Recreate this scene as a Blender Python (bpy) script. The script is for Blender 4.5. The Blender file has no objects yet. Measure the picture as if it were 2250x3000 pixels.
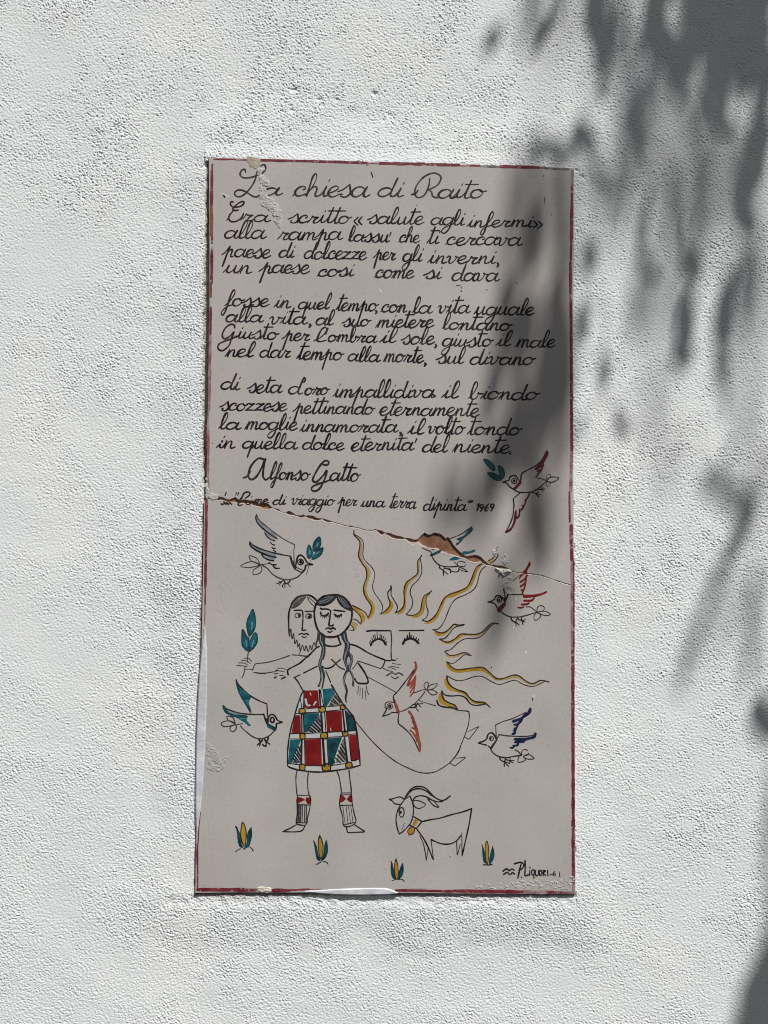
import bpy, math, random
import numpy as np
from mathutils import Vector
from mathutils.geometry import tessellate_polygon

random.seed(7)
SC = bpy.context.scene
COL = SC.collection

# ---------------------------------------------------------------- camera, sky, sun, exposure
S = 2712.0                      # photo pixels per metre on the plaque's plane
CAM_D = 1.35                    # metres from the wall
W_M, H_M = 2250 / S, 3000 / S
cam = bpy.data.cameras.new('camera')
cam.sensor_fit = 'VERTICAL'
cam.sensor_height = 24.0
cam.lens = 24.0 * (CAM_D - 0.005) / H_M
cam.clip_start, cam.clip_end = 0.05, 200.0
camo = bpy.data.objects.new('camera', cam)
camo.location = (0, -CAM_D, 0)
camo.rotation_euler = (math.radians(90), 0, 0)
COL.objects.link(camo)
SC.camera = camo

SUN_EL, SUN_AZ = math.radians(55), math.radians(35)     # azimuth: to the right of the wall's normal
LDIR = Vector((math.sin(SUN_AZ) * math.cos(SUN_EL), -math.cos(SUN_AZ) * math.cos(SUN_EL), math.sin(SUN_EL)))
world = bpy.data.worlds.new('World')
SC.world = world
world.use_nodes = True
wn = world.node_tree
sky = wn.nodes.new('ShaderNodeTexSky')
sky.sky_type = 'NISHITA'
sky.sun_disc = False
sky.sun_elevation = SUN_EL
sky.sun_rotation = math.atan2(LDIR.x, LDIR.y)
sky.air_density, sky.dust_density, sky.ozone_density = 0.55, 0.3, 0.6
hs = wn.nodes.new('ShaderNodeHueSaturation')            # a hazy, nearly white summer sky
hs.inputs['Saturation'].default_value = 0.15
wn.links.new(sky.outputs[0], hs.inputs['Color'])
wn.links.new(hs.outputs[0], wn.nodes['Background'].inputs[0])
wn.nodes['Background'].inputs[1].default_value = 0.05
sun = bpy.data.lights.new('sun', 'SUN')
sun.energy = 5.0
sun.angle = math.radians(0.53)
sun.color = (1.0, 0.985, 0.955)
suno = bpy.data.objects.new('sun', sun)
suno.rotation_euler = (-LDIR).to_track_quat('-Z', 'Y').to_euler()
suno.location = LDIR * 20
COL.objects.link(suno)
vs = SC.view_settings
SC.display_settings.display_device = 'sRGB'
vs.view_transform, vs.look, vs.gamma, vs.use_curve_mapping = 'Standard', 'None', 1.0, False
vs.exposure = 0.09

SC.cycles.pixel_filter_type = 'BLACKMAN_HARRIS'
SC.cycles.filter_width = 1.05

# ---------------------------------------------------------------- helpers
YP = -0.0055                    # the plaque's face (the wall's mean plane is y = 0, the street is at -y)


def w2(px, py):                 # a photo pixel measured on the plaque -> metres in its plane
    return ((px - 1125.0) / S, (1500.0 - py) / S)


VIEW = {                        # the enlargements the drawing was measured in: left, top, scale
    'S': (0, 0, 1.0),
    'A': (550, 420, 2.765), 'B': (1100, 420, 2.765), 'C': (600, 780, 3.0164), 'D': (1100, 780, 2.765),
    'E': (600, 1060, 3.0164), 'F': (1100, 1060, 2.765), 'G': (580, 1400, 3.0164), 'H': (1100, 1300, 2.765),
    'I1': (690, 1490, 5.53), 'I2': (820, 1730, 6.636), 'I3': (680, 1890, 5.53), 'I4': (930, 1880, 6.1444),
    'I5': (820, 2000, 6.636), 'I6': (810, 2240, 5.925),
    'J1': (1000, 1540, 5.53), 'J2': (1200, 1540, 5.53), 'J3': (1240, 1800, 4.1475), 'J4': (1020, 1800, 6.636),
    'J5': (1000, 1920, 5.53), 'J6': (1200, 2030, 7.541),
    'K1': (1400, 1310, 6.636), 'K2': (1200, 1530, 5.53), 'K3': (1410, 1630, 7.213), 'K4': (640, 1970, 8.295),
    'K5': (1390, 2060, 8.295), 'K6': (1120, 2290, 5.925), 'K7': (660, 2380, 4.879), 'K8': (1120, 2440, 2.860),
    'Q': (700, 430, 8.195), 'E4': (560, 430, 6.70), 'C2': (580, 1420, 4.1475), 'C3': (1440, 1580, 5.925),
    'P': (680, 1760, 13.825), 'L5': (560, 2080, 6.91), 'L6': (540, 2360, 4.608),
    'Z2': (1125, 0, 1.4747), 'R4': (1600, 1000, 2.212), 'Z6': (1125, 2000, 1.4747),
}


def src(view, pts):
    ox, oy, s = VIEW[view]
    return [(ox + x / s, oy + y / s) for x, y in pts]


def parse(t):
    return [tuple(float(v) for v in p.split(',')) for p in t.split()]


def catmull(pts, n=6, closed=False):
    if len(pts) < 3:
        return list(pts)
    P = list(pts)
    m = len(P)
    out = []
    rng = range(m) if closed else range(m - 1)
    for i in rng:
        p1, p2 = P[i], P[(i + 1) % m]
        p0 = P[i - 1] if (closed or i > 0) else (2 * p1[0] - p2[0], 2 * p1[1] - p2[1])
        p3 = P[(i + 2) % m] if (closed or i + 2 < m) else (2 * p2[0] - p1[0], 2 * p2[1] - p1[1])
        for k in range(n):
            t = k / n
            out.append(tuple(0.5 * (2 * p1[a] + (p2[a] - p0[a]) * t + (2 * p0[a] - 5 * p1[a] + 4 * p2[a] - p3[a]) * t * t
                                    + (3 * p1[a] - p0[a] - 3 * p2[a] + p3[a]) * t ** 3) for a in (0, 1)))
    if not closed:
        out.append(P[-1])
    return out


def obj(name, mesh, parent=None):
    o = bpy.data.objects.new(name, mesh)
    COL.objects.link(o)
    if parent:
        o.parent = parent
    return o


def tag(o, label=None, cat=None, kind=None, group=None):
    for k, v in (('label', label), ('category', cat), ('kind', kind), ('group', group)):
        if v:
            o[k] = v
    return o


def empty(name, loc):
    o = bpy.data.objects.new(name, None)
    o.location = loc
    o.empty_display_size = 0.05
    COL.objects.link(o)
    return o


# ---------------------------------------------------------------- materials
def mat(name, c1, c2=None, scale=60.0, rough=0.5, spec=0.4, bump=0.0, bscale=400.0, detail=4.0, lo=0.35, hi=0.65):
    m = bpy.data.materials.new(name)
    m.use_nodes = True
    nt = m.node_tree
    b = nt.nodes['Principled BSDF']
    b.inputs['Roughness'].default_value = rough
    b.inputs['Specular IOR Level'].default_value = spec
    tc = nt.nodes.new('ShaderNodeTexCoord')
    if c2 is None:
        b.inputs['Base Color'].default_value = (*c1, 1)
    else:
        nz = nt.nodes.new('ShaderNodeTexNoise')
        nz.inputs['Scale'].default_value = scale
        nz.inputs['Detail'].default_value = detail
        nt.links.new(tc.outputs['Object'], nz.inputs['Vector'])
        r = nt.nodes.new('ShaderNodeValToRGB')
        r.color_ramp.elements[0].position, r.color_ramp.elements[1].position = lo, hi
        r.color_ramp.elements[0].color = (*c1, 1)
        r.color_ramp.elements[1].color = (*c2, 1)
        nt.links.new(nz.outputs['Fac'], r.inputs['Fac'])
        nt.links.new(r.outputs['Color'], b.inputs['Base Color'])
    if bump:
        n2 = nt.nodes.new('ShaderNodeTexNoise')
        n2.inputs['Scale'].default_value = bscale
        n2.inputs['Detail'].default_value = 3
        nt.links.new(tc.outputs['Object'], n2.inputs['Vector'])
        bp = nt.nodes.new('ShaderNodeBump')
        bp.inputs['Strength'].default_value = bump
        bp.inputs['Distance'].default_value = 0.001
        nt.links.new(n2.outputs['Fac'], bp.inputs['Height'])
        nt.links.new(bp.outputs['Normal'], b.inputs['Normal'])
    return m


CLAY = (0.345, 0.315, 0.290)
M = {
    'k': mat('black_ink', (0.005, 0.004, 0.006), (0.034, 0.024, 0.026), 75, 0.45, 0.2),
    'n': mat('thin_brown_ink', (0.018, 0.013, 0.015), (0.062, 0.046, 0.046), 110, 0.5, 0.2),
    'd': mat('brown_ink', (0.020, 0.011, 0.007), (0.055, 0.034, 0.017), 110, 0.5, 0.2),
    't': mat('teal_glaze', (0.004, 0.050, 0.075), (0.010, 0.120, 0.140), 130, 0.38),
    'T': mat('dark_teal_glaze', (0.003, 0.022, 0.030), (0.006, 0.070, 0.085), 130, 0.38),
    'g': mat('pale_teal_glaze', (0.05, 0.20, 0.24), (0.09, 0.27, 0.30), 150, 0.38),
    'w': mat('blue_grey_wash', (0.155, 0.185, 0.200), (0.25, 0.27, 0.275), 120, 0.4),
    'r': mat('red_glaze', (0.130, 0.004, 0.005), (0.200, 0.009, 0.010), 90, 0.38),
    'R': mat('maroon_glaze', (0.062, 0.005, 0.010), (0.13, 0.012, 0.018), 130, 0.38),
    'o': mat('orange_glaze', (0.190, 0.030, 0.012), (0.30, 0.075, 0.035), 170, 0.38),
    'y': mat('yellow_glaze', (0.30, 0.175, 0.012), (0.40, 0.235, 0.030), 120, 0.38),
    'Y': mat('pale_yellow_glaze', (0.31, 0.235, 0.085), (0.36, 0.27, 0.12), 120, 0.38),
    'b': mat('navy_glaze', (0.004, 0.006, 0.030), (0.010, 0.014, 0.065), 120, 0.38),
    'W': mat('white_slip', (0.40, 0.42, 0.40), (0.47, 0.48, 0.46), 150, 0.42),
    'h': mat('grey_brown_wash', (0.075, 0.066, 0.064), (0.17, 0.155, 0.15), 260, 0.42),
    'H': mat('blue_black_wash', (0.012, 0.014, 0.018), (0.04, 0.045, 0.05), 260, 0.42),
    'c': mat('bare_glaze_patch', (0.335, 0.31, 0.285), (0.36, 0.33, 0.305), 60, 0.42),
    'f': mat('pale_scratch', (0.385, 0.365, 0.345), (0.45, 0.43, 0.41), 300, 0.6),
    'p': mat('white_chip', (0.60, 0.585, 0.55), (0.72, 0.70, 0.66), 300, 0.7),
}
RMAT = list(M.keys())


class Paint:
    """brush strokes and filled patches gathered into one flat mesh that lies on the plaque's glaze"""
    count = 0

    def __init__(self):
        self.v, self.f, self.mi = [], [], []
        self.keys = []
        self.nf = self.ns = 0
        Paint.count += 1

    def slot(self, c):
        if c not in self.keys:
            self.keys.append(c)
        return self.keys.index(c)

    def lift(self, fill):
        if fill:
            self.nf += 1
            return 0.00003 + self.nf * 1.6e-6 + Paint.count * 6e-8
        self.ns += 1
        return 0.00011 + self.ns * 2.0e-7 + Paint.count * 5e-8

    def fill(self, pts, c):
        if len(pts) < 3:
            return
        z = self.lift(True)
        base = len(self.v)
        co = []
        for x, y in pts:
            X, Z = w2(x, y)
            co.append(Vector((X, 0, Z)))
            self.v.append((X, YP - z, Z))
        s = self.slot(c)
        for t in tessellate_polygon([[Vector((q.x, q.z, 0)) for q in co]]):
            a, b, d = (Vector(co[i]) for i in t)
            if ((b.x - a.x) * (d.z - a.z) - (b.z - a.z) * (d.x - a.x)) < 0:
                t = (t[0], t[2], t[1])
            self.f.append([base + i for i in t])
            self.mi.append(s)

    def stroke(self, pts, width, c, taper=0.55, closed=False, pen=0.0):
        # drop repeated points
        P = [pts[0]]
        for q in pts[1:]:
            if math.hypot(q[0] - P[-1][0], q[1] - P[-1][1]) > 0.25:
                P.append(q)
        if len(P) < 2:
            return
        z0 = self.lift(False)
        n = len(P)
        ph = random.random() * 6.28
        base = len(self.v)
        L = 0.0
        s = self.slot(c)
        ends = 2 if not closed else 0
        rows = []
        for i, (x, y) in enumerate(P):
            if closed:
                a, b = P[i - 1], P[(i + 1) % n]
            else:
                a, b = P[max(i - 1, 0)], P[min(i + 1, n - 1)]
            tx, ty = b[0] - a[0], b[1] - a[1]
            d = math.hypot(tx, ty) or 1
            nx, ny = -ty / d, tx / d
            if i:
                L += math.hypot(x - P[i - 1][0], y - P[i - 1][1])
            h = width * 0.5 * (1 + 0.13 * math.sin(L * 0.11 + ph) + 0.07 * math.sin(L * 0.31 + ph * 2))
            if pen:                          # the pen presses on the way down
                h *= 1 - pen + pen * 1.5 * (0.5 + 0.5 * ty / d)
            rows.append((x, y, nx, ny, h, L))
        if not closed:                       # rounded, slightly tapered ends
            x, y, nx, ny, h, l = rows[0]
            rows[0] = (x, y, nx, ny, h * 0.85, l)
            rows.insert(0, (x - ny * h * 0.75, y + nx * h * 0.75, nx, ny, h * 0.45, l))
            x, y, nx, ny, h, l = rows[-1]
            rows[-1] = (x, y, nx, ny, h * (0.5 + 0.5 * taper), l)
            rows.append((x + ny * h * 0.75, y - nx * h * 0.75, nx, ny, h * 0.35, l))
        for x, y, nx, ny, h, l in rows:
            z = z0 + l * 2e-8
            for sg in (1, -1):
                X, Z = w2(x + nx * h * sg, y + ny * h * sg)
                self.v.append((X, YP - z, Z))
        m = len(rows)
        for i in range(m if closed else m - 1):
            j = (i + 1) % m
            self.f.append([base + 2 * i, base + 2 * i + 1, base + 2 * j + 1, base + 2 * j])
            self.mi.append(s)

    def disc(self, x, y, rx, ry, c, n=12, rot=0.0):
        self.fill([(x + rx * math.cos(t) * math.cos(rot) - ry * math.sin(t) * math.sin(rot),
                    y + rx * math.cos(t) * math.sin(rot) + ry * math.sin(t) * math.cos(rot))
                   for t in (k * 2 * math.pi / n for k in range(n))], c)

    def ring(self, x, y, rx, ry, w, c):
        self.stroke([(x + rx * math.cos(k * math.pi / 10), y + ry * math.sin(k * math.pi / 10)) for k in range(20)], w, c, closed=True)

    def draw(self, view, text):
        """lines 'colour+width mode points': s smooth, p straight, c closed smooth line, f smooth patch, q straight patch,
        o ring x,y rx,ry, e disc x,y rx,ry"""
        sc = VIEW[view][2]
        for ln in text.replace(';', '\n').split('\n'):
            ln = ln.strip()
            if not ln:
                continue
            a, mode, rest = ln.split(' ', 2)
            c, wd = a[0], float(a[1:] or 4)
            wd *= {'k': 0.84, 'n': 0.76, 'd': 0.82}.get(c, 1.0)
            raw = parse(rest)
            if mode in 'oe':
                (x, y), (rx, ry) = src(view, raw[:1])[0], raw[1]
                if mode == 'o':
                    self.ring(x, y, rx / sc, ry / sc, wd, c)
                else:
                    self.disc(x, y, rx / sc, ry / sc, c)
                continue
            P = src(view, raw)
            if mode == 's':
                self.stroke(catmull(P), wd, c)
            elif mode == 'p':
                self.stroke(P, wd, c) if len(P) < 3 else self.stroke(catmull_sharp(P), wd, c)
            elif mode == 'c':
                self.stroke(catmull(P, closed=True), wd, c, closed=True)
            elif mode == 'f':
                self.fill(catmull(P, 4, closed=True), c)
            elif mode == 'q':
                self.fill(P, c)

    def build(self, name, parent):
        me = bpy.data.meshes.new(name)
        me.from_pydata(self.v, [], self.f)
        for k in self.keys:
            me.materials.append(M[k])
        me.polygons.foreach_set('material_index', self.mi)
        me.update()
        return obj(name, me, parent)


def catmull_sharp(P):           # straight pieces with corners only slightly rounded
    out = [P[0]]
    for i in range(1, len(P) - 1):
        a, b, c = P[i - 1], P[i], P[i + 1]
        out.append((b[0] + (a[0] - b[0]) * 0.06, b[1] + (a[1] - b[1]) * 0.06))
        out.append((b[0] + (c[0] - b[0]) * 0.06, b[1] + (c[1] - b[1]) * 0.06))
    out.append(P[-1])
    return out

# ---------------------------------------------------------------- handwriting
# the hand's letters, x-height 1, before slanting: width, strokes
BOWL = '0.92,0.78 0.62,1.0 0.24,0.86 0.05,0.42 0.18,0.06 0.48,0.0 0.78,0.28 0.95,0.80'
GLYPH = {
    'a': (1.16, [BOWL, '1.06,1.0 0.92,0.45 0.95,0.10 1.12,0.0 1.38,0.22']),
    'b': (1.0, ['0,0.08 0.35,0.85 0.55,1.65 0.42,2.0 0.24,1.7 0.16,0.6 0.26,0.05 0.5,0.0 0.72,0.4 0.70,0.85 0.82,0.72 1.15,0.72']),
    'c': (0.84, ['-0.05,0.0 0.12,0.3', '0.58,0.66 0.72,0.72 0.70,0.92 0.48,1.0 0.2,0.8 0.05,0.4 0.18,0.05 0.45,0.0 0.92,0.25']),
    'd': (1.16, [BOWL, '1.12,1.85 0.97,1.0 0.90,0.4 0.95,0.08 1.12,0.0 1.34,0.18']),
    'e': (0.80, ['-0.02,0.28 0.40,0.46 0.72,0.80 0.56,1.04 0.26,0.90 0.06,0.42 0.2,0.02 0.48,-0.04 0.92,0.26']),
    'f': (0.66, ['0,0.1 0.4,0.75 0.68,1.55 0.58,1.98 0.38,1.65 0.28,0.6 0.18,-0.5 0.02,-0.9 -0.18,-0.72 -0.02,-0.3 0.3,0.02 0.68,0.2']),
    'g': (1.08, [BOWL, '1.02,1.0 0.92,0.3 0.78,-0.5 0.45,-0.88 0.12,-0.72 0.3,-0.35 0.8,-0.05 1.25,0.2']),
    'h': (1.02, ['0,0.08 0.35,0.85 0.56,1.65 0.44,2.0 0.26,1.7 0.18,0.8 0.1,0.0', '0.12,0.25 0.34,0.8 0.6,1.0 0.74,0.78 0.70,0.2 0.82,0.0 1.14,0.2']),
    'i': (0.54, ['-0.02,0.05 0.2,0.5 0.36,1.0', '0.36,1.0 0.25,0.35 0.34,0.02 0.64,0.2', '0.44,1.36 0.50,1.52']),
    'l': (0.60, ['0,0.1 0.36,0.75 0.58,1.55 0.48,1.98 0.30,1.7 0.18,0.8 0.20,0.15 0.38,0.0 0.68,0.24']),
    'm': (1.46, ['-0.05,0.0 0.14,0.55 0.26,0.98', '0.26,1.0 0.18,0.0', '0.2,0.2 0.40,0.8 0.60,1.0 0.70,0.8 0.62,0.0', '0.64,0.2 0.84,0.8 1.04,1.0 1.14,0.8 1.10,0.2 1.22,0.0 1.54,0.2']),
    'n': (1.0, ['-0.05,0.0 0.14,0.55 0.26,0.98', '0.26,1.0 0.18,0.0', '0.2,0.2 0.40,0.8 0.60,1.0 0.70,0.8 0.66,0.2 0.78,0.0 1.08,0.2']),
    'o': (1.0, ['0.52,1.0 0.22,0.86 0.05,0.45 0.18,0.06 0.46,0.0 0.78,0.25 0.86,0.65 0.70,0.95 0.50,0.98', '0.66,0.86 0.86,0.74 1.14,0.86']),
    'p': (1.04, ['-0.22,0.25 0.1,0.62 0.40,1.30', '0.44,1.30 0.30,0.3 0.14,-0.95', '0.25,0.2 0.45,0.8 0.65,1.0 0.76,0.8 0.72,0.2 0.84,0.0 1.12,0.2']),
    'q': (1.06, [BOWL, '1.0,1.0 0.88,0.0 0.76,-1.0', '0.9,0.1 1.1,0.4']),
    'r': (0.98, ['-0.02,0.05 0.22,0.5 0.36,1.02', '0.34,1.0 0.50,0.84 0.92,0.84', '0.88,0.84 0.62,0.5 0.54,0.12 0.70,0.0 1.04,0.2']),
    's': (0.86, ['-0.12,0.46 0.25,0.70 0.64,1.16', '0.64,1.16 0.80,0.45 0.66,0.04 0.42,-0.06 0.16,0.04 0.17,0.22 0.27,0.20', '0.66,0.04 0.92,0.24']),
    't': (0.64, ['-0.02,0.05 0.22,0.6 0.40,1.2', '0.50,1.90 0.30,0.6 0.30,0.1 0.46,0.0 0.72,0.2', '0.14,1.52 1.05,1.55']),
    'u': (1.12, ['-0.05,0.02 0.16,0.5 0.30,1.0', '0.30,1.0 0.20,0.32 0.34,0.0 0.64,0.25 0.86,1.0', '0.86,1.0 0.78,0.3 0.90,0.0 1.20,0.2']),
    'v': (1.02, ['-0.02,0.78 0.16,1.0 0.30,0.84 0.26,0.25 0.42,0.0 0.72,0.38 0.84,0.92 0.72,0.96', '0.82,0.86 1.16,0.84']),
    'z': (0.96, ['0.06,0.86 0.30,0.98 0.52,0.88 0.90,1.0', '0.90,0.98 0.06,0.04', '0.06,0.04 0.40,0.10 0.98,0.06']),
    '1': (0.55, ['0.05,0.72 0.32,1.0 0.27,0.0']),
    '9': (0.78, ['0.62,0.86 0.36,1.0 0.12,0.76 0.28,0.48 0.58,0.66 0.66,0.90 0.56,0.4 0.32,0.0']),
    '6': (0.78, ['0.60,1.0 0.28,0.72 0.12,0.32 0.30,0.0 0.60,0.18 0.52,0.48 0.20,0.36']),
}
SLANT = 0.21
PEN = 0.74


def word(P, view, text, x0, y0, x1, y1, xh, width=6.4, c='k'):
    """letters set along the baseline (x0,y0)-(x1,y1), squeezed to end where the written word ends"""
    adv, lay = 0.0, []
    for ch in text:
        lay.append((ch, adv))
        adv += GLYPH[ch][0]
    total = adv + 0.12
    sx = (x1 - x0) / total
    sc = VIEW[view][2]
    half = width * 0.33 * sc                    # measured extents are those of the ink, not of the pen's path
    y0, y1, x0, x1 = y0 - half, y1 - half, x0 + half, x1 - half
    xh = xh - 2 * half
    rnd = random.Random(hash_text(text) + int(x0) * 7 + int(y0))
    for ch, a in lay:
        jx, jy, js, jl = rnd.uniform(-0.03, 0.03), rnd.uniform(-0.05, 0.05), rnd.uniform(0.95, 1.06), rnd.uniform(-0.04, 0.04)
        wj = width * PEN * rnd.uniform(0.92, 1.08)
        for st in GLYPH[ch][1]:
            pts = []
            for u, v in parse(st):
                v = 1 + (v - 1) * 1.32 if v > 1.05 else (v * 1.35 if v < 0 else v)
                v2 = v * js + jy
                uu = a + jx + u
                X = x0 + uu * sx + (SLANT + jl) * v2 * xh
                Y = y0 + (y1 - y0) * (uu / total) - v2 * xh
                pts.append((X, Y))
            P.stroke(catmull(src(view, pts), 5), wj, c, 0.7, pen=0.38)


def hash_text(t):
    return sum((i + 1) * ord(q) for i, q in enumerate(t)) % 9973


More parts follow.
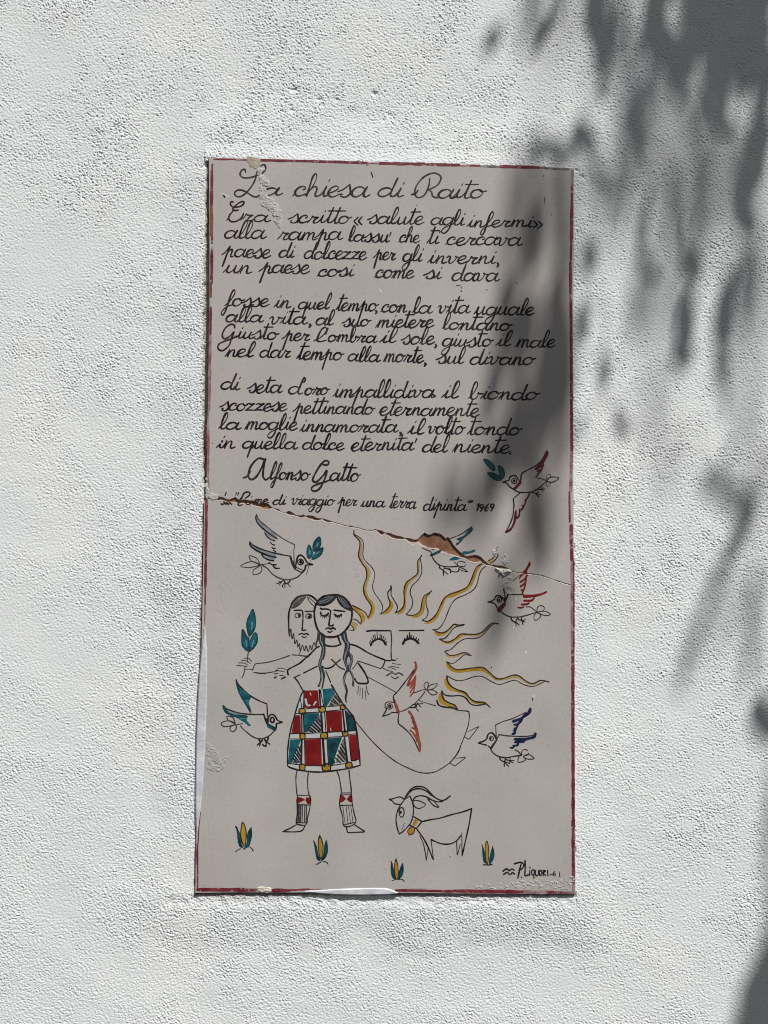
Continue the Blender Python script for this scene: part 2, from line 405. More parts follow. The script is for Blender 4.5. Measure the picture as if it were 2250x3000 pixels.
LINES = [
    ('title_line', 7.0, [
        ('Q', 'a', 560, 1180, 985, 1180, 205), ('A', 'chiesa', 850, 434, 1455, 440, 92), ('B', 'di', 5, 440, 222, 440, 82), ('B', 'aito', 490, 446, 880, 452, 78)],
     [('B', 'k s 440,285 430,350 395,420 345,440 318,405 335,340 390,275 460,242 515,255 530,290 500,340 440,372 425,375; k s 425,375 452,392 465,430 500,442; k s 292,416 325,406 345,380'),
      ('A', 'k s 470,235 462,212 437,220 425,255 455,280 520,275 568,256; k s 588,185 620,174 632,205 605,246; k s 560,232 548,290 520,345 470,405 425,432 388,425 383,395 420,378 470,392 520,425 555,435 582,422')]),
    ('verse_line', 6.2, [
        ('A', 'ra', 425, 635, 655, 638, 64), ('A', 'scritto', 815, 648, 1312, 652, 68), ('B', 'salute', -70, 655, 385, 660, 70),
        ('B', 'agli', 435, 664, 720, 668, 68), ('B', 'infermi', 738, 682, 1270, 682, 64)],
     [('E4', 'k s 825,1085 790,1080 770,1120 800,1170 870,1190 990,1160 1040,1100 1010,1075 930,1110 860,1170 820,1220 840,1250 930,1245; k s 835,1250 760,1340 740,1410 790,1470 900,1460 1000,1380 1030,1310; k s 705,1440 745,1395'),
      ('A', 'k6 p 1380,600 1345,632 1378,662; k6 p 1412,596 1382,630 1410,660'), ('B', 'k6 p 1282,628 1312,660 1280,685; k6 p 1318,630 1352,660 1312,692')]),
    ('verse_line', 6.4, [
        ('A', 'alla', 285, 775, 620, 778, 74), ('A', 'rampa', 720, 785, 1240, 788, 72), ('B', 'lassu', -232, 798, 112, 804, 66),
        ('B', 'che', 185, 808, 350, 808, 66), ('B', 'ti', 408, 820, 508, 822, 72), ('B', 'cercava', 570, 828, 1175, 832, 72)],
     [('B', 'k6 p 126,722 116,752')]),
    ('verse_line', 6.4, [
        ('A', 'paese', 285, 925, 665, 930, 72), ('A', 'di', 730, 930, 860, 934, 68), ('A', 'dolcezze', 930, 940, 1442, 946, 72),
        ('B', 'per', -15, 945, 160, 950, 68), ('B', 'gli', 212, 958, 370, 962, 70), ('B', 'inverni', 418, 974, 970, 980, 70)],
     [('B', 'k7 s 988,970 996,985 985,1002')]),
    ('verse_line', 6.4, [
        ('A', 'un', 285, 1055, 518, 1058, 70), ('A', 'paese', 585, 1055, 980, 1058, 72), ('A', 'cosi', 1050, 1080, 1342, 1082, 68)], []),
    ('verse_line', 6.4, [
        ('D', 'come', -8, 98, 305, 100, 72), ('D', 'si', 388, 105, 530, 105, 68), ('D', 'dava', 608, 124, 988, 126, 72)], []),
    ('verse_line', 6.6, [
        ('C', 'fosse', 170, 358, 562, 362, 74), ('C', 'in', 602, 370, 755, 374, 76), ('C', 'quel', 815, 382, 1098, 384, 72), ('C', 'tempo', 1150, 398, 1515, 402, 76),
        ('D', 'con', 40, 375, 250, 378, 72), ('D', 'la', 290, 385, 448, 385, 70), ('D', 'vita', 492, 385, 752, 385, 72), ('D', 'uguale', 795, 396, 1280, 402, 72)],
     [('C', 'k7 s 1512,392 1520,405 1508,420')]),
    ('verse_line', 6.8, [
        ('C', 'alla', 175, 496, 505, 500, 72), ('C', 'vita', 560, 515, 892, 518, 76), ('C', 'al', 970, 524, 1135, 526, 72), ('C', 'suo', 1210, 534, 1450, 536, 72),
        ('D', 'mietere', 0, 500, 462, 500, 70), ('D', 'lontano', 530, 518, 1092, 524, 68)],
     [('C', 'k7 s 925,512 936,524 922,540; k5 p 872,440 862,462'), ('D', 'k7 s 1102,522 1108,527')]),
    ('verse_line', 6.6, [
        ('C', 'iusto', 270, 640, 640, 652, 72), ('C', 'per', 690, 662, 925, 666, 72), ('C', 'l', 955, 670, 1070, 672, 66), ('C', 'ombra', 1080, 672, 1510, 678, 70),
        ('D', 'il', 30, 624, 164, 626, 66), ('D', 'sole', 208, 634, 472, 636, 72), ('D', 'giusto', 530, 652, 938, 655, 70), ('D', 'il', 968, 650, 1094, 650, 66),
        ('D', 'male', 1130, 660, 1452, 660, 70)],
     [('C', 'k s 265,545 260,520 225,515 180,550 155,610 175,640 220,620 260,580 235,640 215,700 160,745 120,730 125,690 180,660 240,640 280,615; k6 p 1088,548 1070,600'),
      ('D', 'k7 s 486,632 494,645 482,660')]),
    ('verse_line', 6.8, [
        ('C', 'nel', 175, 804, 425, 808, 74), ('C', 'dar', 475, 810, 752, 814, 76), ('C', 'tempo', 805, 828, 1215, 834, 76), ('C', 'alla', 1255, 845, 1535, 850, 74),
        ('D', 'morte', 60, 780, 380, 785, 72), ('D', 'sul', 488, 790, 715, 792, 70), ('D', 'divano', 755, 800, 1280, 806, 72)],
     [('D', 'k7 s 400,785 408,796 396,808')]),
    ('verse_line', 6.8, [
        ('E', 'di', 125, 250, 308, 254, 80), ('E', 'seta', 372, 276, 668, 280, 78), ('E', 'd', 725, 288, 852, 292, 80), ('E', 'oro', 875, 296, 1085, 298, 74),
        ('F', 'impallidiva', -350, 292, 470, 296, 72), ('F', 'il', 532, 298, 668, 300, 72), ('F', 'biondo', 745, 308, 1312, 312, 72)],
     [('E', 'k6 s 878,138 890,155 876,182'), ('F', 'k s 430,288 458,264 484,282')]),
    ('verse_line', 6.6, [
        ('E', 'scozzese', 130, 434, 720, 440, 76), ('E', 'pettinando', 785, 458, 1490, 468, 74), ('F', 'eternamente', 25, 434, 832, 446, 72)], []),
    ('verse_line', 6.8, [
        ('E', 'la', 118, 598, 308, 600, 74), ('E', 'moglie', 350, 604, 808, 608, 76), ('F', 'innamorata', -618, 570, 168, 578, 70),
        ('F', 'il', 258, 588, 388, 590, 70), ('F', 'volto', 412, 588, 708, 590, 72), ('F', 'tondo', 738, 596, 1170, 600, 72)],
     [('F', 'k7 s 200,572 210,585 198,598')]),
    ('verse_line', 6.8, [
        ('E', 'in', 98, 766, 268, 770, 76), ('E', 'quella', 320, 770, 805, 774, 74), ('E', 'dolce', 850, 778, 1225, 784, 74),
        ('F', 'eternita', -206, 724, 300, 718, 70), ('F', 'del', 370, 734, 580, 736, 72), ('F', 'niente', 620, 738, 1085, 742, 72)],
     [('F', 'k6 p 334,624 322,652; k8 s 1088,742 1094,747')]),
    ('name_line', 7.0, [
        ('E', 'lfonso', 560, 1044, 915, 1050, 78), ('E', 'atto', 1095, 1056, 1362, 1060, 80)],
     [('E', 'k7 s 520,860 470,855 410,920 385,1000 410,1040 460,1010 510,920 530,862; k7 s 538,855 520,940 515,1010 540,1042 575,1018; k6 s 342,1024 372,1014 405,965'),
      ('E', 'k7 s 1046,908 1082,912 1096,885 1060,875 1010,930 965,1010 955,1050 990,1060 1050,1000 1078,960 1062,1030 1022,1110 985,1140 948,1136 950,1106 1000,1080 1080,1055 1110,1040')]),
    ('source_line', 5.6, [
        ('C2', 'me', 668, 228, 850, 232, 62), ('C2', 'di', 900, 246, 1058, 248, 74), ('G', 'viaggio', 815, 242, 1198, 248, 62), ('G', 'per', 1240, 246, 1400, 250, 62),
        ('G', 'una', 1432, 258, 1642, 264, 62), ('H', 'terra', 105, 522, 320, 528, 62), ('H', 'dipinta', 378, 542, 728, 548, 60), ('H', '1969', 802, 550, 960, 550, 68)],
     [('C2', 'k5 p 470,95 460,125; k5 p 496,95 484,128; k5.5 s 520,168 500,212 490,240 512,252 540,240; k5.5 s 528,175 555,110 600,88 632,100 622,130 575,165; k5 s 560,195 600,240 640,232'),
      ('C2', 'k5 p 345,92 330,130; k5 s 280,225 290,240 315,232; k5 s 315,205 340,238 350,215 372,240 385,215 410,240; k5 s 655,150 660,140'),
      ('H', 'k5 s 752,462 758,475 770,470 770,458 778,470 788,462')]),
    ('painter_signature', 5.5, [], [
        ('K8', 'k5.5 s 1010,320 1040,300 1065,315 1085,300 1105,312; k5.5 s 1015,348 1045,330 1070,348 1090,332 1108,345; k5.5 s 1165,250 1150,310 1135,380; k5.5 s 1105,258 1160,245 1185,265 1170,300 1145,310'),
        ('K8', 'k6 p 1164,368 1167,373; k5.5 s 1195,230 1197,300 1195,355 1225,350; k5 p 1235,312 1235,356; k5 p 1237,288 1238,293; k5 c 1258,310 1248,330 1258,352 1272,340 1272,312; k5 p 1268,342 1270,380'),
        ('K8', 'k5 s 1283,312 1282,345 1295,358 1308,345 1308,312; k5 c 1325,312 1314,335 1325,356 1338,335; k5 p 1348,358 1347,312; k5 s 1347,312 1366,318 1350,336 1370,358; k5 p 1385,312 1387,358'),
        ('K8', 'n5 p 1405,350 1425,345; n4.5 s 1442,322 1430,345 1444,358 1450,342 1434,344; n5.5 p 1482,325 1486,366')]),
]


def build_text(parent):
    for name, wd, words, extra in LINES:
        P = Paint()
        for v, t, x0, y0, x1, y1, xh in words:
            word(P, v, t, x0, y0, x1, y1, xh, wd, 'n' if name == 'title_line' else 'k')
        for v, t in extra:
            t = t.replace('k s', 'k%.1f s' % (wd * PEN / 0.84))
            P.draw(v, t.replace('k', 'n') if name == 'title_line' else t)
        P.build(name, parent)

# ---------------------------------------------------------------- the painted figures: (part, [(sub-part or None, view, strokes)])
FIGURES = [
 ('painted_bird', [
  ('body', 'I1', 'k6 s 975,950 985,870 1005,790 1040,755 1090,770 1130,820 1160,870; k4.5 s 1140,850 1180,885 1255,905 1200,910 1140,915; k4 o 1055,865 46,46; k e 1062,862 32,34; W2.5 p 1078,848 1082,856; k6 s 1140,915 1125,980 1080,1040; n4 p 970,945 1100,1000; k5 p 955,975 1080,1040; n5 s 945,840 952,900 962,940; n4.5 s 1080,1040 1000,1110 900,1145 800,1150 700,1120 600,1060 520,970 460,930 420,905; n3.4 s 410,905 300,860 200,870 85,930 200,955 330,935 400,910; n3.4 s 390,890 360,820 310,785 225,765 250,840 330,880 390,900; n3.4 s 400,920 430,970 400,1040 295,1070 290,1000 340,960 400,920; k e 385,910 26,20; n3.4 p 420,905 540,890; k4 p 780,1160 740,1190 670,1215; k3.5 p 740,1190 700,1170; k3.5 p 740,1190 710,1240; k5 s 790,1165 820,1215 870,1190 890,1155; k3.5 p 800,1190 760,1250 770,1280; k3.5 p 800,1210 800,1280; k3.5 p 850,1220 890,1265'),
  ('wing', 'I1', 'w f 345,125 390,195 520,305 640,400 672,478 600,435 530,385 430,310 355,220; k5 s 345,100 330,140 350,220 430,310 530,390 600,440 675,490; n3.6 s 350,110 390,190 520,300 660,410 800,505 960,585; n4 p 960,585 945,680 950,840; w f 480,395 530,400 640,500 630,520 570,495 510,450; k4 s 475,390 510,450 570,500 640,525; k4 s 560,540 600,580 640,590; k4 s 590,630 620,645 645,645; k4 s 610,670 640,690 655,700'),
  ('wing', 'I1', 'w f 245,560 300,605 430,665 600,715 650,735 655,780 560,768 430,715 320,660 250,600; k6 s 235,540 240,590 310,660 430,720 560,770 660,790; k4.5 s 235,545 300,600 430,660 600,710 750,745 890,770; k7 s 890,770 910,850 950,950 975,960; w f 440,750 560,775 640,800 620,840 540,825 470,790; k5 s 425,740 460,790 540,830 620,845; k5 s 540,870 590,905 660,910; k5 s 610,930 650,965 715,965'),
  ('olive_sprig', 'I1', 't f 1365,460 1290,520 1255,610 1270,690 1330,660 1380,580; t f 1190,590 1160,680 1165,770 1200,805 1245,740 1230,660; t f 1415,635 1340,670 1270,750 1240,820 1330,790 1400,720; T3.5 c 1365,460 1290,520 1255,610 1270,690 1330,660 1380,580; T3.5 c 1190,590 1160,680 1165,770 1200,805 1245,740 1230,660; T3.5 c 1415,635 1340,670 1270,750 1240,820 1330,790 1400,720; g5 s 1330,560 1315,620; g5 s 1205,680 1205,740; g5 s 1350,700 1300,740; n3 p 1215,840 1205,870; n3 p 1190,930 1150,1070')]),
 ('painted_man', [
  ('body', 'I2', 'h f 215,345 240,230 330,150 505,110 470,190 380,290 280,345; k6 s 190,880 175,720 170,540 185,390 240,240 340,130 450,95 560,90 650,130 720,200; n3 s 240,330 340,290 430,200 490,120; n3 s 270,270 350,230 420,160; n3 s 530,130 600,240 660,300; n3 s 545,120 630,190 690,250; k5 p 280,385 400,380 445,395; k5 s 440,395 450,520 440,700 440,770 510,765; k5 p 495,405 660,400; n3 o 350,485 56,45; k e 378,485 26,40; n3 o 563,497 62,48; k e 575,497 38,46; W2.5 p 560,480 562,488; k5 s 370,850 430,835 470,850 520,835 560,860; k4 s 430,890 480,915 520,885; n4 s 180,780 190,880 215,740 240,940 270,830 290,1030 330,960 350,1100 380,1030 400,1170 440,1060 480,1170 510,1070 550,1190 590,1060 620,1150 660,1010 700,1090 730,960 750,880; n3.5 s 740,800 730,920 690,1050; n4 s 410,1150 375,1240'),
  ('body', 'I3', 'n4.5 s 1220,180 1090,165 970,155; n4 s 940,165 750,230 580,275 380,300; k4 s 380,300 350,350 335,405; n4.5 s 350,440 500,455 680,430; n3 s 190,215 260,210 320,260; n3 s 150,245 240,255 295,295; n3 s 105,285 200,290 260,325; n3 s 75,325 180,335 245,345; n4 s 210,345 200,430 165,525; n3 s 200,400 260,385 330,400; n3 s 740,375 800,370 880,395; k6 p 700,420 740,402; n3 s 720,410 790,420 850,430; k4 s 680,465 740,455; k4 s 770,490 830,490; k7 p 690,525 715,515; k7 p 800,545 860,515'),
  ]),
 ('painted_woman', [
  ('body', 'I2', 'H f 715,230 780,160 900,105 1090,85 1040,180 930,250 800,275 720,265; H f 1100,90 1250,140 1340,230 1395,370 1310,350 1200,260 1130,180; w1.8 s 760,215 880,190 1000,110; w1.8 s 760,245 900,225 1040,120; w1.8 s 860,140 960,110; w1.8 s 1130,120 1200,230 1330,340; w1.8 s 1170,130 1250,240 1370,330; w1.8 s 1220,150 1290,230; k7 s 720,230 680,340 670,450 690,620 750,780 860,880 990,905 1130,880 1260,790 1360,650 1400,500 1395,360 1340,230 1250,140 1120,85 1000,85 860,110 760,180 720,230; k6 s 1095,110 1040,190 930,260 800,285 715,260; k6 s 1110,110 1150,220 1250,330 1390,390; k7 p 790,345 830,365; k5 s 820,360 920,360 990,385; k6 s 990,390 975,500 960,620 960,680 1030,680 1035,655; k7 p 1055,380 1260,405; k7 s 790,420 810,475 870,490 920,470 945,440; k3 p 800,480 790,510; k3 p 840,495 835,530; k3 p 870,500 870,545; k3 p 900,490 910,530; k3 p 930,470 945,500; k7 s 1060,455 1090,485 1130,500 1180,480 1200,465; k3 p 1080,500 1070,525; k3 p 1120,510 1115,545; k3 p 1150,505 1160,535; k3 p 1190,485 1205,515; k6 s 890,745 940,725 985,745 1030,725 1080,750; k5 s 930,790 975,810 1025,780; k6 s 880,890 860,980 880,1050 960,1080 1080,1080 1190,1040; k7 s 1130,890 1160,980 1185,1040; H f 770,800 740,900 760,1010 810,1110 810,1220 780,1340 850,1340 890,1200 870,1080 850,960 890,880; w2.2 s 790,870 790,970 840,1100 840,1220 815,1330; H f 1190,860 1200,930 1260,1050 1240,1200 1220,1340 1300,1340 1350,1180 1370,1060 1320,950 1290,800 1240,800; w2.2 s 1245,840 1270,960 1320,1060 1290,1200 1260,1330; k6 s 540,1290 700,1120 770,1085; k5 s 1360,1040 1500,1080 1659,1180'),
  ('body', 'I4', 'H f 45,0 75,100 55,250 25,340 15,430 45,560 50,660 20,760 0,800 30,815 70,740 75,640 70,540 100,600 95,700 70,840 95,840 130,680 140,600 120,520 75,430 85,340 130,230 150,120 120,0; w2 s 80,0 105,100 95,230 50,340 45,440 80,560 85,660 40,780; H f 470,0 520,90 470,220 465,330 500,440 520,490 470,600 455,700 480,800 510,890 490,980 500,1060 530,1110 525,1020 550,900 530,800 500,720 515,620 560,540 600,590 630,680 620,770 650,810 660,750 665,660 640,570 600,500 620,420 645,330 630,240 580,180 590,80 570,0; c f 560,265 530,335 550,425 592,340; w2.2 s 545,0 555,90 500,230 490,330 530,450; w2.2 s 600,210 625,320 580,440 600,520 640,610 645,700; w2.2 s 540,540 490,640 475,720 500,830; k5 s 90,440 120,470 200,475 280,440 340,380 420,315; k4.5 s 255,315 330,390 400,460 490,500; k5 s 595,45 750,100 900,190 1060,265 1200,320 1240,335 1320,340; n4 p 730,345 900,400 1130,480; k4.5 s 1130,485 1180,440 1215,345; n4 s 720,360 680,430 630,490; n3 p 1350,390 1500,410; n3 p 1310,440 1470,460; n3 p 1270,455 1415,495; n3 s 1180,475 1280,520 1360,530; k6 s 730,380 810,490 880,610 910,735 800,750 720,735 670,660; n3 p 740,790 725,940; n3 s 770,830 765,980; n3 s 815,830 810,1020; n3 s 860,870 875,1050; n3 s 880,790 900,900 930,950; k4.5 p 150,520 240,730'),
  ('body', 'I3', 'k5.5 s 1340,70 1220,180 1090,295 930,380 900,420 910,480; k5.5 p 1000,525 1100,480; k5.5 p 1160,450 1380,340; k5 s 1020,530 1080,610 1150,740'),
  ]),
 ('painted_kilt', [
  (None, 'I5', 'W q 470,140 1040,100 1180,350 1290,510 1450,700 1500,960 1570,1600 1300,1690 900,1730 500,1720 160,1620 150,1400 200,950 300,600 400,260; h q 1070,215 1180,360 1175,430 930,465 960,420; h q 760,640 800,600 815,960 545,965; h q 405,1190 415,1560 245,1560; h q 1215,1110 1260,1070 1300,1540 1080,1560; r q 480,150 740,145 770,500 470,490; t q 830,120 1040,105 1070,210 900,480 855,490; r q 290,630 400,630 410,990 225,970; t q 465,600 760,590 760,640 560,930 530,965 470,970; r q 890,560 1200,545 1220,960 915,960; T q 1280,530 1450,700 1470,920 1320,945; t q 195,1110 410,1110 240,1560 160,1560; r q 490,1100 800,1085 820,1610 500,1600; T q 925,1080 1210,1060 1060,1480 1080,1560 1000,1610 955,1600; r q 1345,1020 1500,1010 1550,1480 1460,1530 1390,1510; k5 p 1060,260 1170,380; k5 p 1030,310 1130,410; k5 p 1000,350 1090,420; k5 p 980,400 1040,440; k8 p 770,140 790,490; k4 p 470,160 460,480; k4 p 790,140 850,470; k4 p 395,290 430,500; k5 p 740,690 790,760; k5 p 700,730 795,850; k5 p 660,780 795,920; k5 p 620,830 770,950; k5 p 590,870 700,960; k5 p 560,910 640,965; k9 p 805,590 830,960; k4 p 870,570 895,960; k8 p 1220,520 1265,960; k4 p 1270,540 1320,940; k5 p 360,1250 410,1370; k5 p 330,1300 400,1420; k5 p 300,1360 390,1490; k5 p 280,1410 370,1540; k5 p 260,1470 320,1560; k8 p 425,1110 415,1590; k4 p 480,1100 490,1600; k10 p 835,1080 870,1610; k4 p 915,1080 945,1600; k5 p 1190,1190 1260,1290; k5 p 1170,1250 1265,1400; k5 p 1140,1320 1270,1500; k5 p 1110,1400 1230,1520; k5 p 1080,1460 1180,1560; k8 p 1255,1060 1315,1560; k4 p 1335,1030 1385,1510; k7 p 425,620 430,980; k5 p 460,620 470,980; k4 p 310,600 500,585 780,570; k4 p 490,510 780,480; k4 p 880,470 1200,440; k4 p 880,555 1220,525; k4 p 215,985 500,985 800,970; k4 p 900,965 1240,945; k4 p 1330,940 1480,925; k4 p 200,1090 400,1095; k4 p 490,1085 800,1075; k4 p 920,1060 1230,1045; k4 p 1330,1010 1490,990; k4 s 160,1565 280,1580 400,1590; k4 p 500,1605 830,1615; k4 p 980,1610 1270,1570; k4 p 1395,1520 1545,1480; k5.5 s 150,1580 170,1630 300,1680 500,1715 750,1735 1000,1715 1300,1670 1560,1605; k5 s 470,150 400,270 300,590 200,960 155,1300 150,1580; k6 s 1000,40 1040,100 1130,260 1230,420 1330,540 1440,690 1490,930 1530,1250 1562,1600; y q 385,510 480,510 485,595 385,595; y q 770,470 870,470 875,560 770,560; y q 1180,440 1260,435 1265,510 1185,515; y q 400,990 480,990 485,1085 400,1085; y q 805,985 915,975 915,1075 805,1080; y q 1225,950 1310,945 1320,1025 1230,1030; y q 392,1590 480,1595 482,1690 395,1690; y q 840,1590 965,1590 975,1700 840,1705; y q 1290,1555 1390,1550 1395,1645 1295,1650; k4.5 c 385,510 480,510 485,595 385,595; k4.5 c 770,470 870,470 875,560 770,560; k4.5 c 1180,440 1260,435 1265,510 1185,515; k4.5 c 400,990 480,990 485,1085 400,1085; k4.5 c 805,985 915,975 915,1075 805,1080; k4.5 c 1225,950 1310,945 1320,1025 1230,1030; k4.5 c 392,1590 480,1595 482,1690 395,1690; k5 c 840,1590 965,1590 975,1700 840,1705; k5 c 1290,1555 1390,1550 1395,1645 1295,1650; W2.2 p 1000,380 1090,440; W2.2 p 1045,290 1150,400; W2.2 p 680,755 795,885; W2.2 p 605,850 735,955; W2.2 p 345,1275 405,1395; W2.2 p 290,1385 380,1515; W2.2 p 1180,1220 1262,1345; W2.2 p 1125,1360 1250,1510; W2.2 p 1095,1430 1205,1540; W6 s 500,320 530,430 590,440; W6 s 660,430 700,370; W3 s 590,200 605,240; W3 s 985,880 995,930'),
  ]),
 ('painted_leg', [
  (None, 'I6', 'h q 365,710 440,710 430,1000 355,1000; n4.5 s 355,110 340,200 340,330 355,500 365,530; n4.5 s 555,130 540,260 545,400 565,520; n4 p 365,530 575,530; k4 s 365,540 355,620 360,700 360,850 345,960 360,1030 480,1055 530,1010 540,920 570,800 590,680 595,600 575,530; r q 365,560 440,570 500,610 440,640 365,680; r q 515,565 590,570 590,680 540,680 500,620; k3 p 360,700 580,705; k3 p 365,685 585,685; k4 p 385,710 375,1000; k4 p 415,710 410,1000; k4 p 455,710 445,1010; k4 p 495,710 485,1010; k4 p 525,715 515,1000; k4 p 360,1005 535,1010; k4.5 s 345,1040 250,1095 110,1160; k4.5 s 110,1160 300,1165 430,1150 470,1110 495,1060; k5 p 360,1030 490,1060')]),
 ('painted_leg', [
  (None, 'I6', 'n4.5 s 1050,110 1090,220 1120,400 1130,490; k4.5 s 1260,90 1275,250 1295,400 1300,520; k4 p 1125,490 1300,490; k4 s 1120,500 1100,600 1100,720 1150,900 1160,1040 1215,1075 1300,1060 1380,990 1350,850 1320,700 1310,600 1300,500; r q 1110,530 1150,530 1210,590 1150,650 1100,660; r q 1270,530 1305,530 1320,660 1270,650 1215,600; k4 p 1100,705 1325,700; k3 p 1110,520 1300,520; n3 p 1150,720 1195,1040; k3 p 1210,720 1245,1050; n3 p 1250,720 1290,1030; k3 p 1290,715 1330,1010; k4 p 1160,1045 1360,1000; k5 p 1210,1075 1235,1180 1545,1165 1360,1045'),
  ]),
 ('painted_sprig', [
  (None, 'P', 't f 840,350 740,520 620,800 610,1100 690,1400 830,1300 930,1050 950,750 900,520; t f 420,1170 520,1300 640,1530 680,1700 660,2000 560,1980 420,1800 400,1500; t f 950,1290 1020,1450 1000,1700 880,1900 690,2050 680,1900 720,1650 820,1440; T4 c 840,350 740,520 620,800 610,1100 690,1400 830,1300 930,1050 950,750 900,520; T4 c 420,1170 520,1300 640,1530 680,1700 660,2000 560,1980 420,1800 400,1500; T4 c 950,1290 1020,1450 1000,1700 880,1900 690,2050 680,1900 720,1650 820,1440; g5 s 812,880 795,1150; g5 s 560,1600 590,1850; g5 s 880,1620 810,1850; n4 s 690,1400 660,2050 640,2212 610,2500')]),
 ('painted_sun', [
  ('ray', 'J1', 'Y f 215,150 310,230 345,310 330,480 370,590 450,690 475,780 430,920 400,1040 360,1050 370,950 410,830 400,700 330,600 280,480 300,330 290,240; y f 360,1040 400,1040 440,1150 520,1250 545,1370 470,1500 430,1500 490,1350 470,1270 400,1170; d4.5 s 205,70 210,150 290,240 300,330 280,480 330,600 400,700 410,830 370,950 360,1050 400,1170 470,1270 490,1350 430,1500; n3.2 s 215,140 320,210 360,300 350,480 400,580 490,670 540,770 530,880 505,980 540,1090 610,1190 665,1290 665,1370 640,1430'),
  ('ray', 'J1', 'y f 790,1030 770,1100 780,1180 830,1240 840,1310 780,1410 670,1440 770,1330 790,1250 765,1150; d4.5 s 805,970 800,1020 755,1080 760,1160 790,1250 770,1320 690,1400 630,1430; n4 s 815,1000 805,1110 850,1200 905,1300 900,1370 865,1415'),
  ('ray', 'J1', 'Y f 1275,540 1270,650 1260,790 1180,870 1090,950 1050,930 1130,860 1230,780 1240,680 1235,590; y f 1090,950 1060,1050 1050,1200 1045,1330 980,1420 900,1430 1010,1310 1020,1180 1015,1050 1050,930; d4.5 s 1305,480 1270,530 1235,580 1240,680 1230,780 1130,860 1050,930 1015,1050 1020,1180 1010,1300 940,1380 870,1410; n4 s 1280,540 1300,650 1300,770 1240,880 1150,970 1115,1080 1150,1190 1150,1290 1110,1370 1050,1430'),
  ('ray', 'J1', 'y f 1430,1095 1370,1170 1355,1290 1340,1390 1270,1470 1180,1490 1110,1455 1200,1440 1280,1370 1305,1240 1340,1145; d4 s 1465,1055 1420,1090 1340,1140 1305,1240 1280,1370 1200,1440 1100,1450 1050,1430; n4 s 1440,1090 1380,1160 1375,1280 1405,1390 1380,1480 1310,1530'),
  ('ray', 'J2', 'y f 1190,615 1140,680 1090,760 1060,860 1010,970 930,1050 810,1110 690,1160 600,1180 560,1260 500,1400 420,1530 310,1590 230,1580 300,1550 440,1420 500,1290 560,1180 650,1110 800,1060 930,990 1000,870 1040,760 1090,670; y f 1270,570 1350,520 1370,530 1330,590 1290,600; d4.5 s 1190,600 1090,670 1040,760 1000,870 930,990 800,1060 650,1110 560,1180 500,1290 440,1420 350,1520 280,1550 205,1530; n4 s 1230,660 1160,720 1120,830 1090,950 1020,1050 900,1120 760,1180 680,1270 620,1400 570,1530 500,1640 440,1680 370,1685; d4 s 1300,625 1380,560 1430,480 1410,400 1425,345; d3 s 1270,570 1340,530 1390,470'),
  ('ray', 'J3', 'y f 430,130 380,135 330,185 270,240 190,265 130,215 200,225 280,205 350,130; d4.5 s 500,120 430,130 370,120 320,170 250,220 180,215 120,185; k4 s 490,130 410,145 360,175 310,240 260,290 195,300'),
  ('ray', 'J3', 'Y f 840,110 790,165 710,250 600,265 480,260 450,240 640,240 720,210 780,150; y f 480,260 400,320 310,360 210,330 300,335 380,300 450,240; d4.5 s 915,115 840,105 780,150 720,210 640,240 540,240 450,240 380,300 290,335 195,300; n4 s 860,110 800,160 710,260 620,290 510,295 420,345 340,420 265,445'),
  ('ray', 'J3', 'Y f 540,480 490,480 410,515 320,525 270,490 330,500 400,490 480,465; d4 s 585,500 530,470 480,465 400,490 320,495 260,450; n3.5 s 580,500 500,490 440,540 360,595 300,580'),
  ('ray', 'J3', 'Y f 1430,810 1330,855 1240,830 1140,775 1050,785 950,800 880,770 960,780 1080,740 1160,745 1250,810 1330,840; y f 950,800 870,795 790,730 710,690 590,690 430,710 330,680 280,620 285,580 350,640 430,670 600,650 720,645 800,700 880,770; d4.5 s 1530,820 1430,800 1330,840 1250,810 1160,745 1080,740 960,780 880,770 800,700 720,645 600,650 430,670 350,640 285,575; n3.5 s 1480,810 1400,850 1320,875 1220,850 1120,800 1040,815 930,850 840,820 720,755 620,755 500,795 400,800 290,745'),
  ('ray', 'J3', 'y f 740,1080 640,1090 570,1050 500,980 420,945 330,925 270,870 255,790 290,770 350,880 430,920 510,950 570,1020 640,1060; k5 s 810,1125 740,1070 640,1060 570,1020 510,950 430,920 350,880 300,820 285,745; k4.5 s 760,1085 640,1105 570,1080 510,1010 440,985 340,990 260,975 225,930'),
  ('ray', 'J3', 'y f 400,1135 330,1115 260,1105 200,1070 180,1020 200,960 225,950 260,1040 320,1075 380,1100; k5 s 420,1160 380,1100 320,1075 260,1040 230,980 225,925; k6 s 165,1045 190,1100 260,1125 340,1130 420,1160'),
  ('ray', 'J1', 'y f 190,1310 300,1370 380,1450 385,1540 330,1570 310,1480 260,1410 190,1350; d4 s 175,1290 280,1340 380,1400 430,1480; d3.5 s 180,1340 270,1420 320,1500 320,1590'),
  ('ray', 'J1', 'Y f 150,1550 210,1560 270,1600 230,1690 200,1690 170,1600; d3.5 s 180,1510 250,1530 315,1595; d3.5 s 140,1590 190,1650 205,1700; d3 p 130,1690 205,1700'),
